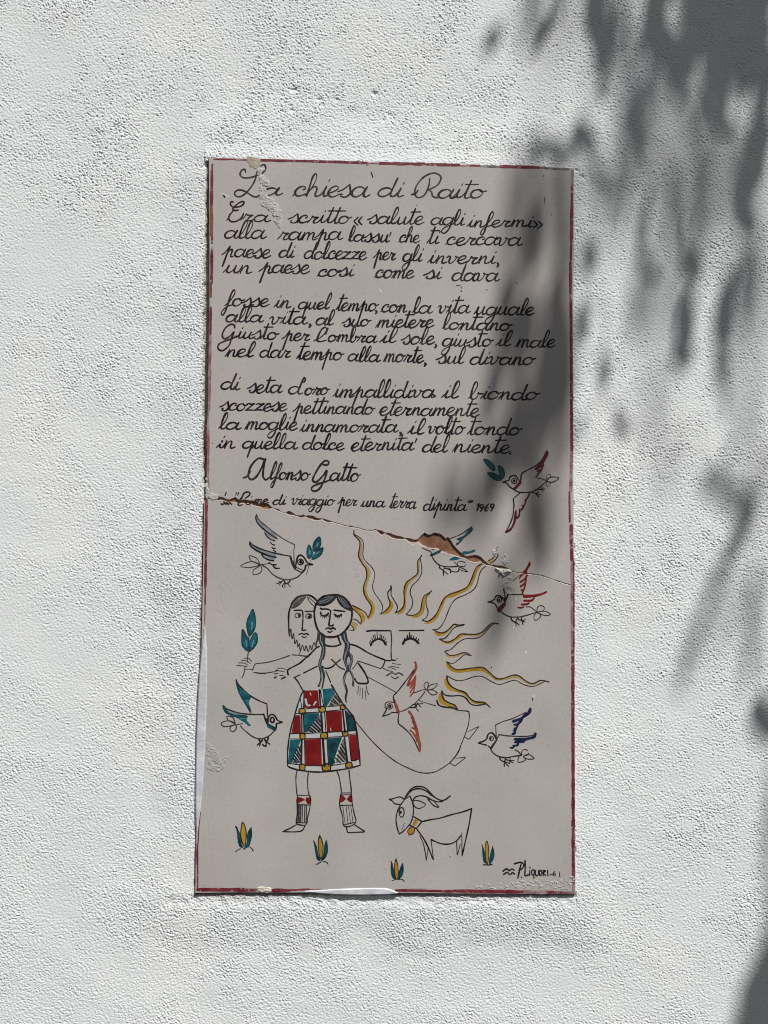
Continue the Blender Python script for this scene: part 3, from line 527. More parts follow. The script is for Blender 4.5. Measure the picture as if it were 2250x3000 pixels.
  ('face', 'J4', 'k6 p 360,325 450,312 820,315; n4.5 s 832,315 845,500 835,700 840,880; k7 p 840,885 920,890; k4 p 950,850 955,865; k5.5 p 990,315 1470,308; k7 s 440,600 480,530 560,485 620,480 690,520 735,590; k4 p 440,600 415,545; k4 p 460,560 430,500; k4 p 490,520 455,460; k4 p 520,500 485,410; k4 p 545,490 515,390; k4 p 570,480 560,345; k4 p 615,480 625,380; k4 p 640,490 655,395; k4 p 670,500 695,425; k4 p 695,530 730,460; k4 p 720,570 755,520; k8 s 1065,570 1110,500 1200,470 1290,490 1370,560; k5 p 1100,510 1090,460; k5 p 1140,490 1150,400; k5 p 1170,480 1165,430; k5 p 1205,475 1190,355; k5 p 1230,475 1225,400; k5 p 1270,480 1275,425; k5 p 1310,490 1330,450; k5 p 1350,530 1370,480'),
  ('face', 'J5', 'n5 s 730,325 790,295 820,275 880,305 930,280 1000,320; n4 s 810,340 870,375 930,345'),
  ('shirt', 'J5', 'n3.5 p 415,340 895,600; n4 s 215,1050 330,1190 500,1390 700,1580 900,1730 1100,1830 1250,1890 1400,1905 1530,1880 1659,1810'),
  ('shirt', 'J6', 'n4 s 750,1640 880,1550; k4.5 s 880,1550 1010,1400 1090,1270 1130,1160; n4 s 1130,1160 1210,960 1260,830 1300,690 1320,540 1310,430 1270,400 1080,385; n3 p 1300,850 1540,730 1310,1025 1220,970; n3 p 1020,1440 1250,1415 1000,1615 900,1550; n3 s 210,165 400,230 590,285')]),
 ('painted_bird', [
  ('body', 'J5', 'k5 s 900,600 845,660 860,760; o8 s 855,720 890,820 930,930; n4 s 865,770 790,750 720,770 710,840 735,870 690,960; k4 s 670,985 780,950 820,925 910,925; k5 p 735,860 670,985; k e 785,825 30,34; n3 o 785,825 46,46; n4 s 940,915 1040,880 1120,830 1210,760 1300,660 1360,580; k5 s 1115,845 1180,840 1240,770; k4 p 1180,790 1320,780; k4 p 1240,780 1290,840; k4 p 1200,840 1250,905; k4 s 1150,800 1200,790 1220,830 1150,850; n3.5 s 1190,605 1290,565 1370,550; n3.5 c 1370,550 1340,480 1380,430 1410,460 1390,540; n3.5 c 1390,550 1440,480 1555,460 1500,530 1400,565; n3.5 c 1400,560 1480,560 1555,610 1480,640 1420,600'),
  ('wing', 'J5', 'o f 1195,110 1220,180 1190,260 1150,350 1070,480 1090,440 1130,350 1180,250; k4 s 900,600 1000,470 1100,340 1180,230; o7 s 1195,105 1215,180 1190,250 1130,350 1070,480; o6 s 1205,340 1150,420 1080,490; o6 s 1190,410 1150,480 1110,530; o6 p 1190,480 1115,600; o6 p 1175,590 1115,660; o5 p 1205,330 1190,480; o5 s 1190,480 1170,600'),
  ('wing', 'J5', 'o f 1095,905 1160,980 1200,1090 1240,1280 1275,1450 1265,1550 1240,1420 1190,1200 1150,1080 1130,990; k4.5 s 930,940 920,1040 930,1110; k4 s 930,1110 1020,1180 1110,1270 1180,1370 1230,1480 1265,1560; o7 s 1095,905 1150,990 1190,1090 1220,1200 1250,1330 1275,1450 1265,1550; o6 s 1115,1210 1190,1290 1240,1400; o5 p 1130,1010 1170,1030; o5 p 1150,1080 1190,1090; o6 p 1150,1170 1220,1210')]),
 ('painted_bird', [
  ('body', 'K1', 'k5 s 610,640 620,590 680,550 750,570 800,650; k5 s 610,640 480,680; k5 s 480,680 560,700 620,770 700,820; k e 705,655 28,30; k3.5 o 705,655 50,52; R12 p 710,815 820,690; k4 s 700,820 760,860 850,880 1000,875 1120,840 1250,740 1330,660; n3.5 s 1160,605 1250,620 1330,650; k3.5 c 1340,650 1400,590 1500,580 1575,605 1480,670 1390,680; n2.5 c 1340,630 1340,560 1390,520 1410,560 1380,610; n2.5 c 1330,690 1350,770 1410,710 1380,680; k4 p 1110,830 1230,820 1300,810; k4 p 1230,820 1270,850; k4 p 1230,820 1260,780; k4 p 1040,880 1130,900 1180,970; k4 p 1130,900 1220,930; k4 p 1130,900 1180,870'),
  ('wing', 'K1', 'R f 1345,75 1350,150 1290,270 1270,330 1180,390 1110,430 1170,350 1270,240; k5 s 800,690 830,640 840,560; k4.5 s 835,550 880,490 1000,430 1150,350; R6 s 1150,350 1260,240 1340,75; R6 s 1345,75 1350,140 1290,260 1200,360 1110,430; R5 p 1265,330 1150,440; R5 p 1220,440 1150,470; R6 s 1270,330 1230,440 1200,480 1160,540 1130,585'),
  ('wing', 'K1', 'k4.5 p 830,880 690,1000; k4.5 s 690,1000 700,1150 680,1330 620,1500 540,1650; R7 s 545,1650 640,1590 710,1450 740,1240; R6 s 740,1390 800,1330 815,1200; R5 p 850,1220 890,1170 860,1130; R6 p 850,1220 900,1130 930,1070; R6 p 930,1070 920,1040 970,980; R6 p 960,1000 1000,900'),
  ('olive_sprig', 'K1', 't f 115,240 190,250 290,330 330,420 300,450 230,400 160,320; t f 400,365 480,410 515,500 500,590 450,600 420,500; t f 195,500 300,510 400,550 470,600 430,645 330,630 240,570; T3.5 c 115,240 190,250 290,330 330,420 300,450 230,400 160,320; T3.5 c 400,365 480,410 515,500 500,590 450,600 420,500; T3.5 c 195,500 300,510 400,550 470,600 430,645 330,630 240,570')]),
 ('painted_bird', [
  ('body', 'K2', 'n4 s 205,415 280,450 340,470; k4 s 355,430 390,448; T9 p 350,535 490,470; k4 p 345,480 360,550; k4 s 360,550 410,630 480,690 560,715 680,720 800,710; k4.5 s 480,690 490,740 540,780 550,860; k4 p 540,780 620,840; k4 p 570,730 540,790; k4.5 s 560,740 660,770 660,820; k4 p 660,770 640,740; k4 s 680,790 740,805 790,790 800,740; n3.5 s 720,640 790,710; n3.5 s 790,710 770,660 820,630 900,650; n3.5 p 790,710 890,720 910,680; n3.5 s 800,730 860,745 940,800 880,790 800,760'),
  ('wing', 'K2', 't f 1000,65 1020,110 990,160 900,230 840,310 760,380 750,340 810,310 760,270 870,220 960,110; n4 s 650,265 760,225 870,170 980,90; T4 s 1000,70 1015,120 960,180 850,270 780,360; T4 s 770,275 860,235'),
  ('wing', 'K2', 't f 1055,440 1050,480 960,510 860,525 850,500 870,470 960,470; t f 640,610 720,560 830,570 780,605 700,620')]),
 ('painted_bird', [
  ('body', 'K3', 'k5 s 285,900 310,840 380,830 450,880 490,950; k5 s 285,905 220,940 140,960; k5 s 140,960 240,980 300,1020 340,1090; k4 o 380,918 48,50; k e 376,925 24,28; R14 p 375,1135 490,1000; n4.5 s 400,1150 500,1230 620,1275 760,1280 900,1260 1050,1215 1180,1180; n4 s 950,1065 1040,1070 1120,1130 1180,1170; n3.5 c 1190,1170 1190,1070 1270,1040 1330,1080 1300,1150; n3.5 c 1190,1175 1350,1160 1460,1220 1370,1250 1260,1220; n3.5 c 1170,1190 1110,1270 1145,1350 1240,1290 1250,1230; k4.5 s 625,1290 650,1350 720,1385 760,1300; k4 p 720,1380 740,1470; k4 p 720,1380 800,1450; k4 s 850,1290 850,1340 870,1380 880,1440; k4 p 870,1370 930,1385; k4 p 860,1360 930,1335; k4 s 770,1300 800,1340 850,1340'),
  ('wing', 'K3', 'r f 1020,100 1040,180 980,280 960,350 880,400 790,490 830,380 940,250; k4.5 s 490,960 500,830 475,690 530,640; n3.5 p 610,575 800,400; r6 s 960,360 960,410 900,490 820,545; r6 s 940,530 890,590 825,640; r6 s 920,640 900,690 845,715; r5 s 890,720 870,770 860,800; r5 s 945,420 935,540 905,700'),
  ('wing', 'K3', 'r f 900,810 1100,805 1280,770 1370,730 1385,770 1250,830 1130,860 900,880; k6 s 500,960 540,860 570,800; k4.5 p 565,800 900,810; r6 s 1120,870 1060,930 900,935; r6 s 1010,980 960,1010 850,1015; r6 p 900,1065 850,1085 780,1080')]),
 ('painted_bird', [
  ('body', 'K4', 'k6 s 1200,1230 1220,1080 1290,1015 1370,1050 1430,1150; k4.5 s 1430,1160 1500,1190 1550,1205 1480,1225 1410,1240; k7 s 1410,1240 1400,1350 1350,1420; k6 o 1310,1150 46,62; T13 p 1220,1290 1370,1370; n4.5 s 1350,1430 1230,1540 1100,1595 950,1600 820,1550 680,1440 590,1360 540,1290; n4 p 440,1265 590,1240; n4 c 410,1250 300,1180 180,1180 70,1230 130,1310 280,1300; n4 c 400,1230 370,1120 300,1070 205,1070 240,1160 330,1200; n4 c 420,1270 430,1370 350,1440 280,1370 320,1300; k6 s 980,1620 1030,1680 1080,1620; k6 p 1030,1680 950,1760; k6 p 1030,1680 1000,1780; k6 s 1210,1560 1200,1630 1160,1680 1120,1610; k6 p 1160,1680 1160,1790; k6 p 1170,1690 1250,1740; k5 s 1070,1740 1110,1780 1160,1790'),
  ('wing', 'K4', 't f 430,170 420,260 480,390 530,480 540,580 620,680 690,800 760,940 790,980 800,930 770,830 740,750 770,650 790,590 650,480 530,360 450,230; k4.5 s 430,160 460,250 560,370 720,520 850,610 1000,690 1180,760; k4.5 p 1180,765 1190,950 1190,1060; T4 s 425,190 470,370 540,560 680,790 790,980; g3 s 630,460 750,560; g2.5 p 680,680 740,690; g2.5 p 700,740 740,745'),
  ('wing', 'K4', 't f 420,1060 690,1080 690,1160 770,1260 790,1290 730,1300 640,1220 520,1150; w f 200,910 400,960 620,1010 560,1040 350,1020; k4.5 s 110,790 160,860 300,920 500,980 700,1010 1000,1020 1100,1010; T8 s 130,830 190,950 320,1030 450,1060 690,1070; k7 s 1100,1010 1140,1130 1190,1250; k10 p 1190,1130 1200,1250; g3 p 520,1110 670,1120')]),
 ('painted_bird', [
  ('body', 'K5', 'k6 s 300,860 330,760 410,715 480,770 540,870; k5 s 310,850 240,910 95,965; k5 s 95,965 200,995 300,1020; k5 s 340,1040 390,1090; n3.5 o 412,852 50,50; k e 390,850 28,36; k9 p 400,1090 540,890; k4.5 s 390,1100 440,1190 540,1270 680,1315 800,1320 950,1290 1090,1270 1140,1265; n4.5 s 980,1130 1060,1170 1140,1260; n4 s 1150,1260 1150,1170 1210,1120 1300,1145; n4 s 1190,1280 1300,1250 1310,1210; n4 c 1200,1290 1310,1240 1450,1335 1340,1360 1250,1340; n4 s 1090,1290 1060,1350 1065,1430 1190,1410 1240,1360 1190,1300; k5 s 605,1310 640,1380 720,1410 760,1340; k5 p 720,1410 725,1530; k4.5 p 725,1430 830,1530; k4.5 p 720,1410 850,1460; k5 p 760,1370 860,1390 860,1460; k4.5 p 860,1390 960,1390; k4.5 p 860,1400 940,1450; k4.5 s 860,1330 870,1390'),
  ('wing', 'K5', 'n4.5 p 530,830 515,530; n4 s 515,525 700,440 900,380 1100,290 1250,220; b9 s 1360,130 1320,230 1220,300 1120,380 940,440; b7 s 1150,370 1120,440 1040,510 960,520; b6 s 1050,520 1020,590 970,610; b6 s 1010,620 940,660; b7 s 990,670 970,730 920,745; b5 s 1130,400 1050,540 980,700'),
  ('wing', 'K5', 'k5 p 540,880 600,760; n4.5 s 600,760 800,790 1100,805 1300,800 1470,760; b9 s 1480,740 1440,820 1300,860 1180,880 975,875; b7 s 1220,890 1180,930 980,945; b7 s 1060,970 1040,1020 940,1030; b6 s 960,1050 930,1080 865,1080')]),
 ('painted_goat', [
  ('head', 'K6', 'k4.5 s 385,310 300,430 250,560 240,680 260,800 295,905; k4.5 s 295,905 360,860 440,780 500,700 535,580 540,450 520,340 480,245; k4.5 p 480,245 385,310; k4.5 s 120,305 200,290 290,262 350,280 380,310; k4.5 s 120,305 170,330 220,380 320,395; n4 c 545,330 640,330 750,395 660,460 590,450 545,400; k4 o 335,530 44,84; k e 320,530 22,28; n3 p 335,840 385,720'),
  ('horns', 'K6', 'k5 s 390,290 450,180 540,100 650,80 750,110 830,190 900,260 1000,315 1080,315 1180,245; k5 s 410,270 500,160 600,120 700,130 790,180 860,240; k5 s 530,330 570,270 660,240 760,260 860,315 950,345 1050,340; k4.5 s 790,300 880,400 960,440 980,430; n4 p 980,430 900,340'),
  ('bell_collar', 'K6', 'y f 580,650 630,660 580,760 530,745; y f 490,790 560,800 540,890 480,915 440,860; k5 p 540,600 690,690 590,810 480,750; R3 c 490,790 560,800 540,890 480,915 440,860; d3 p 460,900 460,930; k6 p 480,755 590,810; d3 p 580,650 530,745'),
  ('body', 'K6', 'k5 s 690,690 850,655 1000,630 1200,570 1400,520 1550,465; k5 s 1550,465 1510,720 1440,1040 1385,1285; k4.5 p 1385,1285 1380,890; n4 p 1355,930 1290,1030 1300,1285 1355,1085; k5 s 1360,940 1280,1030 1160,1080 1030,1075 930,1040 845,1000; k4.5 p 845,1000 890,1350; k5 s 600,820 700,960 780,1100 885,1350; n4 s 650,930 720,1100 765,1360; n4 p 765,1360 795,1160')]),
 ('painted_tulip', [(None, 'K7', 'T f 155,215 200,270 225,350 235,450 260,500 210,495 180,420 170,320; T f 370,215 385,320 365,420 340,490 280,505 310,420 315,300; y f 250,150 290,220 300,340 290,450 270,475 240,420 220,320 230,210; d4 c 250,140 290,220 300,340 290,450 270,480 240,420 220,320 230,210; n4 s 145,560 180,535 220,515; n4 s 350,490 385,520 400,555; k6 p 150,200 175,240; k6 p 370,215 360,250; T e 275,515 18,18')]),
 ('painted_tulip', [(None, 'K7', 'T f 1265,410 1310,480 1330,600 1360,690 1310,670 1285,560; T f 1450,390 1470,540 1440,640 1390,690 1370,680 1400,600 1420,450; y f 1350,340 1385,410 1400,520 1370,660 1340,580 1330,420; d3.5 c 1350,330 1385,410 1400,520 1370,665 1340,580 1330,420; k5 p 1350,325 1352,365; n4 s 1300,745 1350,715 1370,700; n4 s 1400,700 1450,710 1470,740; k5 p 1262,405 1280,440')]),
 ('painted_tulip', [(None, 'K8', 'T f 75,250 100,310 115,390 85,375 70,320; T f 170,250 180,310 165,365 130,390 140,320; y f 115,225 130,270 135,350 120,385 105,340 103,270; d3 c 115,222 130,270 135,350 120,388 105,340 103,270; k5 p 75,240 85,265; k5 p 115,215 117,235; n4 s 80,400 110,390; n4 s 130,390 165,388 185,405')]),
 ('painted_tulip', [(None, 'K8', 'T f 838,105 858,160 868,250 848,240 838,180; T f 925,115 940,180 925,235 895,262 900,190; y f 875,75 890,120 890,210 878,262 866,200 862,120; d3 c 875,65 890,120 890,210 878,264 866,200 862,120; n5 s 845,265 890,268 920,262; k4 p 836,98 846,130; k4 p 926,110 920,140')]),
]


def build_figures(parent):
    for name, blocks in FIGURES:
        groups = []
        for sub, view, t in blocks:                     # the same sub-part may be measured in two enlargements
            if groups and groups[-1][0] == sub and sub not in ('wing', 'ray'):
                groups[-1][1].append((view, t))
            else:
                groups.append((sub, [(view, t)]))
        groups.sort(key=lambda g: g[0] not in ('body', 'face', None))
        root = None
        for sub, items in groups:
            P = Paint()
            for view, t in items:
                P.draw(view, t)
            if root is None:
                root = P.build(name, parent)            # the figure's main outline is the part, the rest its sub-parts
            else:
                P.build(sub, root)

# ---------------------------------------------------------------- the plaque's outline and its crack (photo pixels)
TOP = [(611, 462), (800, 464), (1000, 471), (1200, 477), (1400, 483), (1581, 489), (1682, 492)]
RIGHT = [(1682, 700), (1680, 900), (1680, 1300), (1681, 1500), (1684, 1900), (1685, 2300), (1686, 2619)]
BOTTOM = [(1400, 2618), (1160, 2616), (900, 2615), (700, 2614), (572, 2616)]
LEFT_LOW = [(573, 2520), (576, 2400), (581, 2200), (588, 2000), (594, 1700), (598, 1468)]
LEFT_UP = [(606, 1452), (607, 1300), (610, 1100), (613, 900), (613, 700)]
UP = (src('C2', parse('225,150 300,155 345,180 380,185 420,172 455,155 480,180 520,195 560,185 620,195 700,205 735,235 800,230 850,235 890,275 930,290 980,303 1005,328 1065,347 1105,322 1150,345 1200,377 1245,380 1280,368 1305,385 1345,378 1400,385 1440,408 1510,416 1570,432 1620,447'))
      + src('J1', parse('60,1 200,22 290,40 390,72 520,75 550,60 640,85 700,115 800,130 870,160 990,190 1020,205 1120,215 1200,235 1240,225'))
      + src('J2', parse('140,220 190,165 245,120 300,155 350,148 400,120 500,140 545,180 580,215 620,190 660,240 700,310 760,380 850,460 920,505 985,495 1050,480 1110,492 1160,520 1220,580 1320,648 1360,638 1440,650 1520,660 1600,692'))
      + src('C3', parse('380,560 460,578 640,595 720,600 745,617 850,622 960,655 1100,710 1240,755 1310,772')))
LOW = (src('C2', parse('225,182 300,180 360,202 460,210 520,217 600,217 700,252 760,264 800,287 850,295 900,290 935,297 1000,337 1070,354 1110,360 1150,360 1200,382 1250,394 1305,397 1345,402 1440,427 1510,423 1570,447 1620,453'))
       + src('J1', parse('60,8 200,30 290,46 390,78 520,82 560,82 600,108 660,142 700,134 800,172 870,202 990,214 1030,220 1120,258 1200,268 1240,258'))
       + src('J2', parse('140,252 200,300 290,345 400,352 470,362 500,405 560,420 620,442 720,470 820,500 900,516 960,560 1050,585 1150,572 1220,622 1320,662 1380,662 1440,682 1540,688 1600,704'))
       + src('C3', parse('380,567 460,585 640,605 740,632 850,628 960,662 1100,717 1240,762 1310,780')))


def jag(pts, amp, step, seed):                     # fine irregularity along a broken edge
    r = random.Random(seed)
    out = []
    for a, b in zip(pts[:-1], pts[1:]):
        n = max(1, int(math.hypot(b[0] - a[0], b[1] - a[1]) / step))
        for k in range(n):
            t = k / n
            out.append((a[0] + (b[0] - a[0]) * t, a[1] + (b[1] - a[1]) * t + (r.uniform(-amp, amp) if k else 0)))
    return out + [pts[-1]]


UX, UY = [p[0] for p in UP], [p[1] for p in UP]
LOW = [(x, y + 1.6 if y - np.interp(x, UX, UY) > 3.6 else np.interp(x, UX, UY) + 0.9) for x, y in LOW]    # open gaps, and hairline stretches between them
UPJ, LOWJ = jag(UP, 0.9, 6, 3), jag(LOW, 0.9, 6, 4)
CR_END_U, CR_END_L = [(1682, 1717)], [(1682, 1719)]
UPPER = TOP + [p for p in RIGHT if p[1] < 1700] + CR_END_U + UPJ[::-1] + LEFT_UP
LOWER = LOWJ + CR_END_L + [p for p in RIGHT if p[1] > 1730] + BOTTOM + LEFT_LOW + [(612, 1462)]


def slab(name, outline, y_face, y_back, material, parent, bevel=0.0007):
    """a flat piece with a real thickness and a slightly rounded front arris"""
    pts = [w2(*p) for p in outline]
    n = len(pts)
    area = sum(pts[i][0] * pts[(i + 1) % n][1] - pts[(i + 1) % n][0] * pts[i][1] for i in range(n))
    if area < 0:
        pts = pts[::-1]
    ins = []
    for i in range(n):
        a, b, c = pts[i - 1], pts[i], pts[(i + 1) % n]
        d1 = Vector((b[0] - a[0], b[1] - a[1])).normalized()
        d2 = Vector((c[0] - b[0], c[1] - b[1])).normalized()
        nn = Vector((-(d1.y + d2.y), d1.x + d2.x))
        nn = nn.normalized() if nn.length > 1e-6 else Vector((-d1.y, d1.x))
        ins.append((b[0] + nn.x * bevel, b[1] + nn.y * bevel))
    v = [(x, y_face, z) for x, z in ins] + [(x, y_face + bevel, z) for x, z in pts] + [(x, y_back, z) for x, z in pts]
    f = []
    for t in tessellate_polygon([[Vector((x, z, 0)) for x, z in ins]]):
        p, q, r = (ins[i] for i in t)
        if (q[0] - p[0]) * (r[1] - p[1]) - (q[1] - p[1]) * (r[0] - p[0]) < 0:
            t = (t[0], t[2], t[1])
        f.append(list(t))
    for k in (0, 1):
        for i in range(n):
            j = (i + 1) % n
            f.append([k * n + i, (k + 1) * n + i, (k + 1) * n + j, k * n + j])
    me = bpy.data.meshes.new(name)
    me.from_pydata(v, [], f)
    me.materials.append(material)
    me.update()
    return obj(name, me, parent)


# ---------------------------------------------------------------- the rendered wall: one sheet of real relief
def band_noise(shape, step_px, lam, bw, seed, aniso=1.0):
    rng = np.random.default_rng(seed)
    F = np.fft.rfft2(rng.standard_normal(shape))
    fy = np.fft.fftfreq(shape[0], step_px)[:, None] * aniso
    fx = np.fft.rfftfreq(shape[1], step_px)[None, :]
    fr = np.hypot(fx, fy) + 1e-9
    H = np.exp(-(np.log(fr * lam) / bw) ** 2)
    h = np.fft.irfft2(F * H, s=shape)
    return h / h.std()


def sstep(a, b, x):
    t = np.clip((x - a) / (b - a), 0, 1)
    return t * t * (3 - 2 * t)


def build_wall():
    st = 1.85
    gx = np.arange(-90, 2340 + st, st)
    gy = np.arange(-90, 3090 + st, st)
    X, Y = np.meshgrid(gx, gy)
    sh = X.shape
    # grain of the render: rounded grains, finer sand, dark pin holes; rougher in some places than in others
    n1 = band_noise(sh, st, 12.5, 0.85, 1, 0.85)
    n2 = band_noise(sh, st, 6.6, 0.5, 2, 0.9)
    n3 = band_noise(sh, st, 42, 0.5, 3)
    n4 = band_noise(sh, st, 15, 0.45, 4)
    n8 = band_noise(sh, st, 11, 0.75, 9)
    n10 = band_noise(sh, st, 8, 0.6, 10)
    n5 = band_noise(sh, st, 420, 0.7, 5)
    n6 = band_noise(sh, st, 900, 0.6, 6)
    n7 = band_noise(sh, st, 130, 0.5, 8, 0.6)
    cx = (X - 1125) / 1125
    top = 1 - sstep(300, 1300, Y)
    rough = 0.98 + 0.16 * n5 + 0.08 * n6
    rough += 0.30 * np.exp(-((X - 1000) / 420) ** 2 - ((Y - 300) / 110) ** 2)
    rough += 0.30 * sstep(400, 590, X) * (X < 700) * sstep(330, 520, Y) * (1 - sstep(2400, 2700, Y))
    rough += 0.16 * np.exp(-((Y - 2690) / 60) ** 2) * (X > 450) * (X < 1750)
    rough -= 0.25 * (1 - sstep(0, 420, X)) * sstep(300, 700, Y) * (1 - sstep(1900, 2300, Y))
    rough -= 0.40 * np.exp(-((X - 1400) / 130) ** 2 - ((Y - 190) / 70) ** 2)
    rough = np.clip(rough, 0.35, 1.9)
    g0 = 0.195 * n1 + 0.10 * n2
    grain = np.where(g0 > 0, 0.8 * g0, 1.15 * g0) + 0.03 * n3 - 0.48 * sstep(1.0, 2.3, n8) + 0.26 * sstep(1.1, 2.4, n10)      # grains with small sharp hollows between them
    pits = -0.85 * sstep(1.6, 2.5, n4) * (0.55 + 0.45 * sstep(-0.5, 1.0, n5)) * (0.5 + 0.5 * top)
    n9 = band_noise(sh, st, 110, 0.8, 12)
    grain *= np.clip(0.95 + 0.15 * n9, 0.35, 1.6)                       # the grit lies in clusters
    h = (grain * rough + pits * (0.6 + 0.4 * rough)) * 1e-3
    h += 0.00004 * n7 * np.clip(rough, 0.5, 1.2) + 0.0002 * n5
    for x, y, r, d in ((863, 258, 9, 1.6), (935, 286, 8, 1.6), (941, 303, 7, 1.2), (1097, 270, 8, 1.7), (853, 319, 6, 1.2), (828, 322, 6, 1.0),
                       (987, 287, 6, 1.0), (1143, 333, 6, 1.0), (1124, 348, 5, 1.0), (722, 286, 5, 1.0), (604, 486, 8, 1.6), (607, 630, 6, 1.2), (1690, 497, 6, 1.3), (1707, 517, 7, 1.3)):
        h -= d * 1e-3 * np.exp(-(((X - x) / r) ** 2 + ((Y - y) / (r * 0.8)) ** 2))
    # the render swells up to the plaque that was let into it
    lx = np.interp(Y, [462, 1460, 2000, 2400, 2616], [610, 602, 588, 577, 572])
    ty = np.interp(X, [611, 1581, 1682], [462, 489, 492])
    by = 2617.0
    rx = np.interp(Y, [492, 900, 1700, 2619], [1682, 1680, 1682, 1686])
    dl, dr, dt, db = lx - X, X - rx, ty - Y, Y - by
    dx, dy = np.maximum(dl, dr), np.maximum(dt, db)
    dist = np.where((dx > 0) & (dy > 0), np.hypot(np.maximum(dx, 0), np.maximum(dy, 0)), np.maximum(dx, dy))
    sw = np.clip(1 - dist / (190 + 25 * n5), 0, 1)
    h += 0.0030 * sw * sw * (3 - 2 * sw)
    # a lip of smoother render along the top edge, a ledge broken away below the bottom edge
    lip = np.clip(1 - np.abs(dt - 4) / 40, 0, 1) * (X > 600) * (X < 1600) * (dt > -12)
    h += 0.0016 * lip ** 1.2
    below = np.clip(1 - np.abs(db - 26) / 22, 0, 1) * (X > 480) * (X < 1690)
    h -= 0.0010 * below * (0.7 + 0.3 * n3)
    # the hole behind the plaque, ragged, wider at the left and below (bare mortar shows there)
    rag = 3.0 * n3 + 1.6 * n1
    gl = np.interp(Y, [462, 480, 700, 1100, 1350, 1440, 1500, 1800, 2616], [-3, 3, 5, 11, 9, -2, 4, 3, -2])
    gb = np.interp(X, [572, 760, 900, 1150, 1300, 1450, 1550, 1690], [5, 9, 3, 5, 12, 12, 8, 5])
    gt, gr = -4.0, -2.5
    hole = np.minimum(np.minimum(gl - dl, gr - dr), np.minimum(gt - dt, gb - db)) + rag * 0.55
    inside = hole > 0
    h = np.where(inside, np.where(np.maximum(dx, dy) > -8, -0.0012 + 0.0004 * n1, -0.011), h)
    mortar = np.clip(1 - np.abs(np.maximum(dx, dy) - 2) / 16, 0, 1) * (inside | (hole > -5)) * (((dl > -6) & (Y > 470)) | (db > -6))
    mortar = np.clip(mortar * 1.3, 0, 1)
    # beyond the photograph the same sheet runs on, ever coarser
    ext = np.cumsum(8.0 * 1.33 ** np.arange(22))
    fx = np.concatenate([gx[0] - ext[::-1], gx, gx[-1] + ext])
    fy = np.concatenate([gy[0] - ext[::-1], gy, gy[-1] + ext])
    h = np.pad(h, 22, mode='reflect')
    r0 = np.clip(np.linspace(-4.5, 1, 22), 0, 1)
    ramp_x = np.concatenate([r0, np.ones(len(gx)), r0[::-1]])
    ramp_y = np.concatenate([r0, np.ones(len(gy)), r0[::-1]])
    near = ramp_x[None, :] * ramp_y[:, None]                            # out there the grit is left to the material
    h = h * near
    mortar = np.pad(mortar, 22)
    XX, YY = np.meshgrid(fx, fy)
    ny, nx = XX.shape
    co = np.empty((ny * nx, 3), np.float32)
    co[:, 0] = ((XX - 1125) / S).ravel()
    co[:, 1] = -h.ravel()
    co[:, 2] = ((1500 - YY) / S).ravel()
    idx = np.arange(ny * nx, dtype=np.int32).reshape(ny, nx)
    q = np.stack([idx[:-1, :-1], idx[1:, :-1], idx[1:, 1:], idx[:-1, 1:]], -1).reshape(-1, 4)
    me = bpy.data.meshes.new('rendered_wall')
    me.vertices.add(len(co))
    me.vertices.foreach_set('co', co.ravel())
    me.loops.add(q.size)
    me.loops.foreach_set('vertex_index', q.ravel())
    me.polygons.add(len(q))
    me.polygons.foreach_set('loop_start', np.arange(0, q.size, 4, dtype=np.int32))
    me.polygons.foreach_set('loop_total', np.full(len(q), 4, np.int32))
    me.update(calc_edges=True)
    me.polygons.foreach_set('use_smooth', np.ones(len(q), bool))
    at = me.attributes.new('mortar', 'FLOAT', 'POINT')
    at.data.foreach_set('value', mortar.ravel().astype(np.float32))
    at = me.attributes.new('outlying', 'FLOAT', 'POINT')
    at.data.foreach_set('value', (1 - near).ravel().astype(np.float32))
    m = mat('white_render', (0.682, 0.708, 0.718), (0.740, 0.756, 0.752), 7.0, 0.95, 0.12, 0.2, 1500.0, 5.0, 0.3, 0.7)
    nt = m.node_tree
    b = nt.nodes['Principled BSDF']
    ramp = b.inputs['Base Color'].links[0].from_socket
    a = nt.nodes.new('ShaderNodeAttribute')
    a.attribute_name = 'mortar'
    mx = nt.nodes.new('ShaderNodeMix')
    mx.data_type = 'RGBA'
    nt.links.new(a.outputs['Fac'], mx.inputs['Factor'])
    nt.links.new(ramp, mx.inputs[6])
    mx.inputs[7].default_value = (0.33, 0.30, 0.265, 1)
    nt.links.new(mx.outputs[2], b.inputs['Base Color'])
    bp = [q for q in nt.nodes if q.type == 'BUMP'][0]
    a2 = nt.nodes.new('ShaderNodeAttribute')
    a2.attribute_name = 'outlying'
    n3 = nt.nodes.new('ShaderNodeTexNoise')
    n3.inputs['Scale'].default_value = 190
    n3.inputs['Detail'].default_value = 3
    tcw = nt.nodes.new('ShaderNodeTexCoord')
    nt.links.new(tcw.outputs['Object'], n3.inputs['Vector'])
    b2 = nt.nodes.new('ShaderNodeBump')
    b2.inputs['Distance'].default_value = 0.0028
    nt.links.new(a2.outputs['Fac'], b2.inputs['Strength'])
    nt.links.new(n3.outputs['Fac'], b2.inputs['Height'])
    nt.links.new(bp.outputs['Normal'], b2.inputs['Normal'])
    nt.links.new(b2.outputs['Normal'], b.inputs['Normal'])
    me.materials.append(m)
    o = obj('rendered_wall', me)
    return tag(o, 'white roughcast rendered wall, brightly sunlit, with leaf shadows at the right', 'wall')


wall = build_wall()

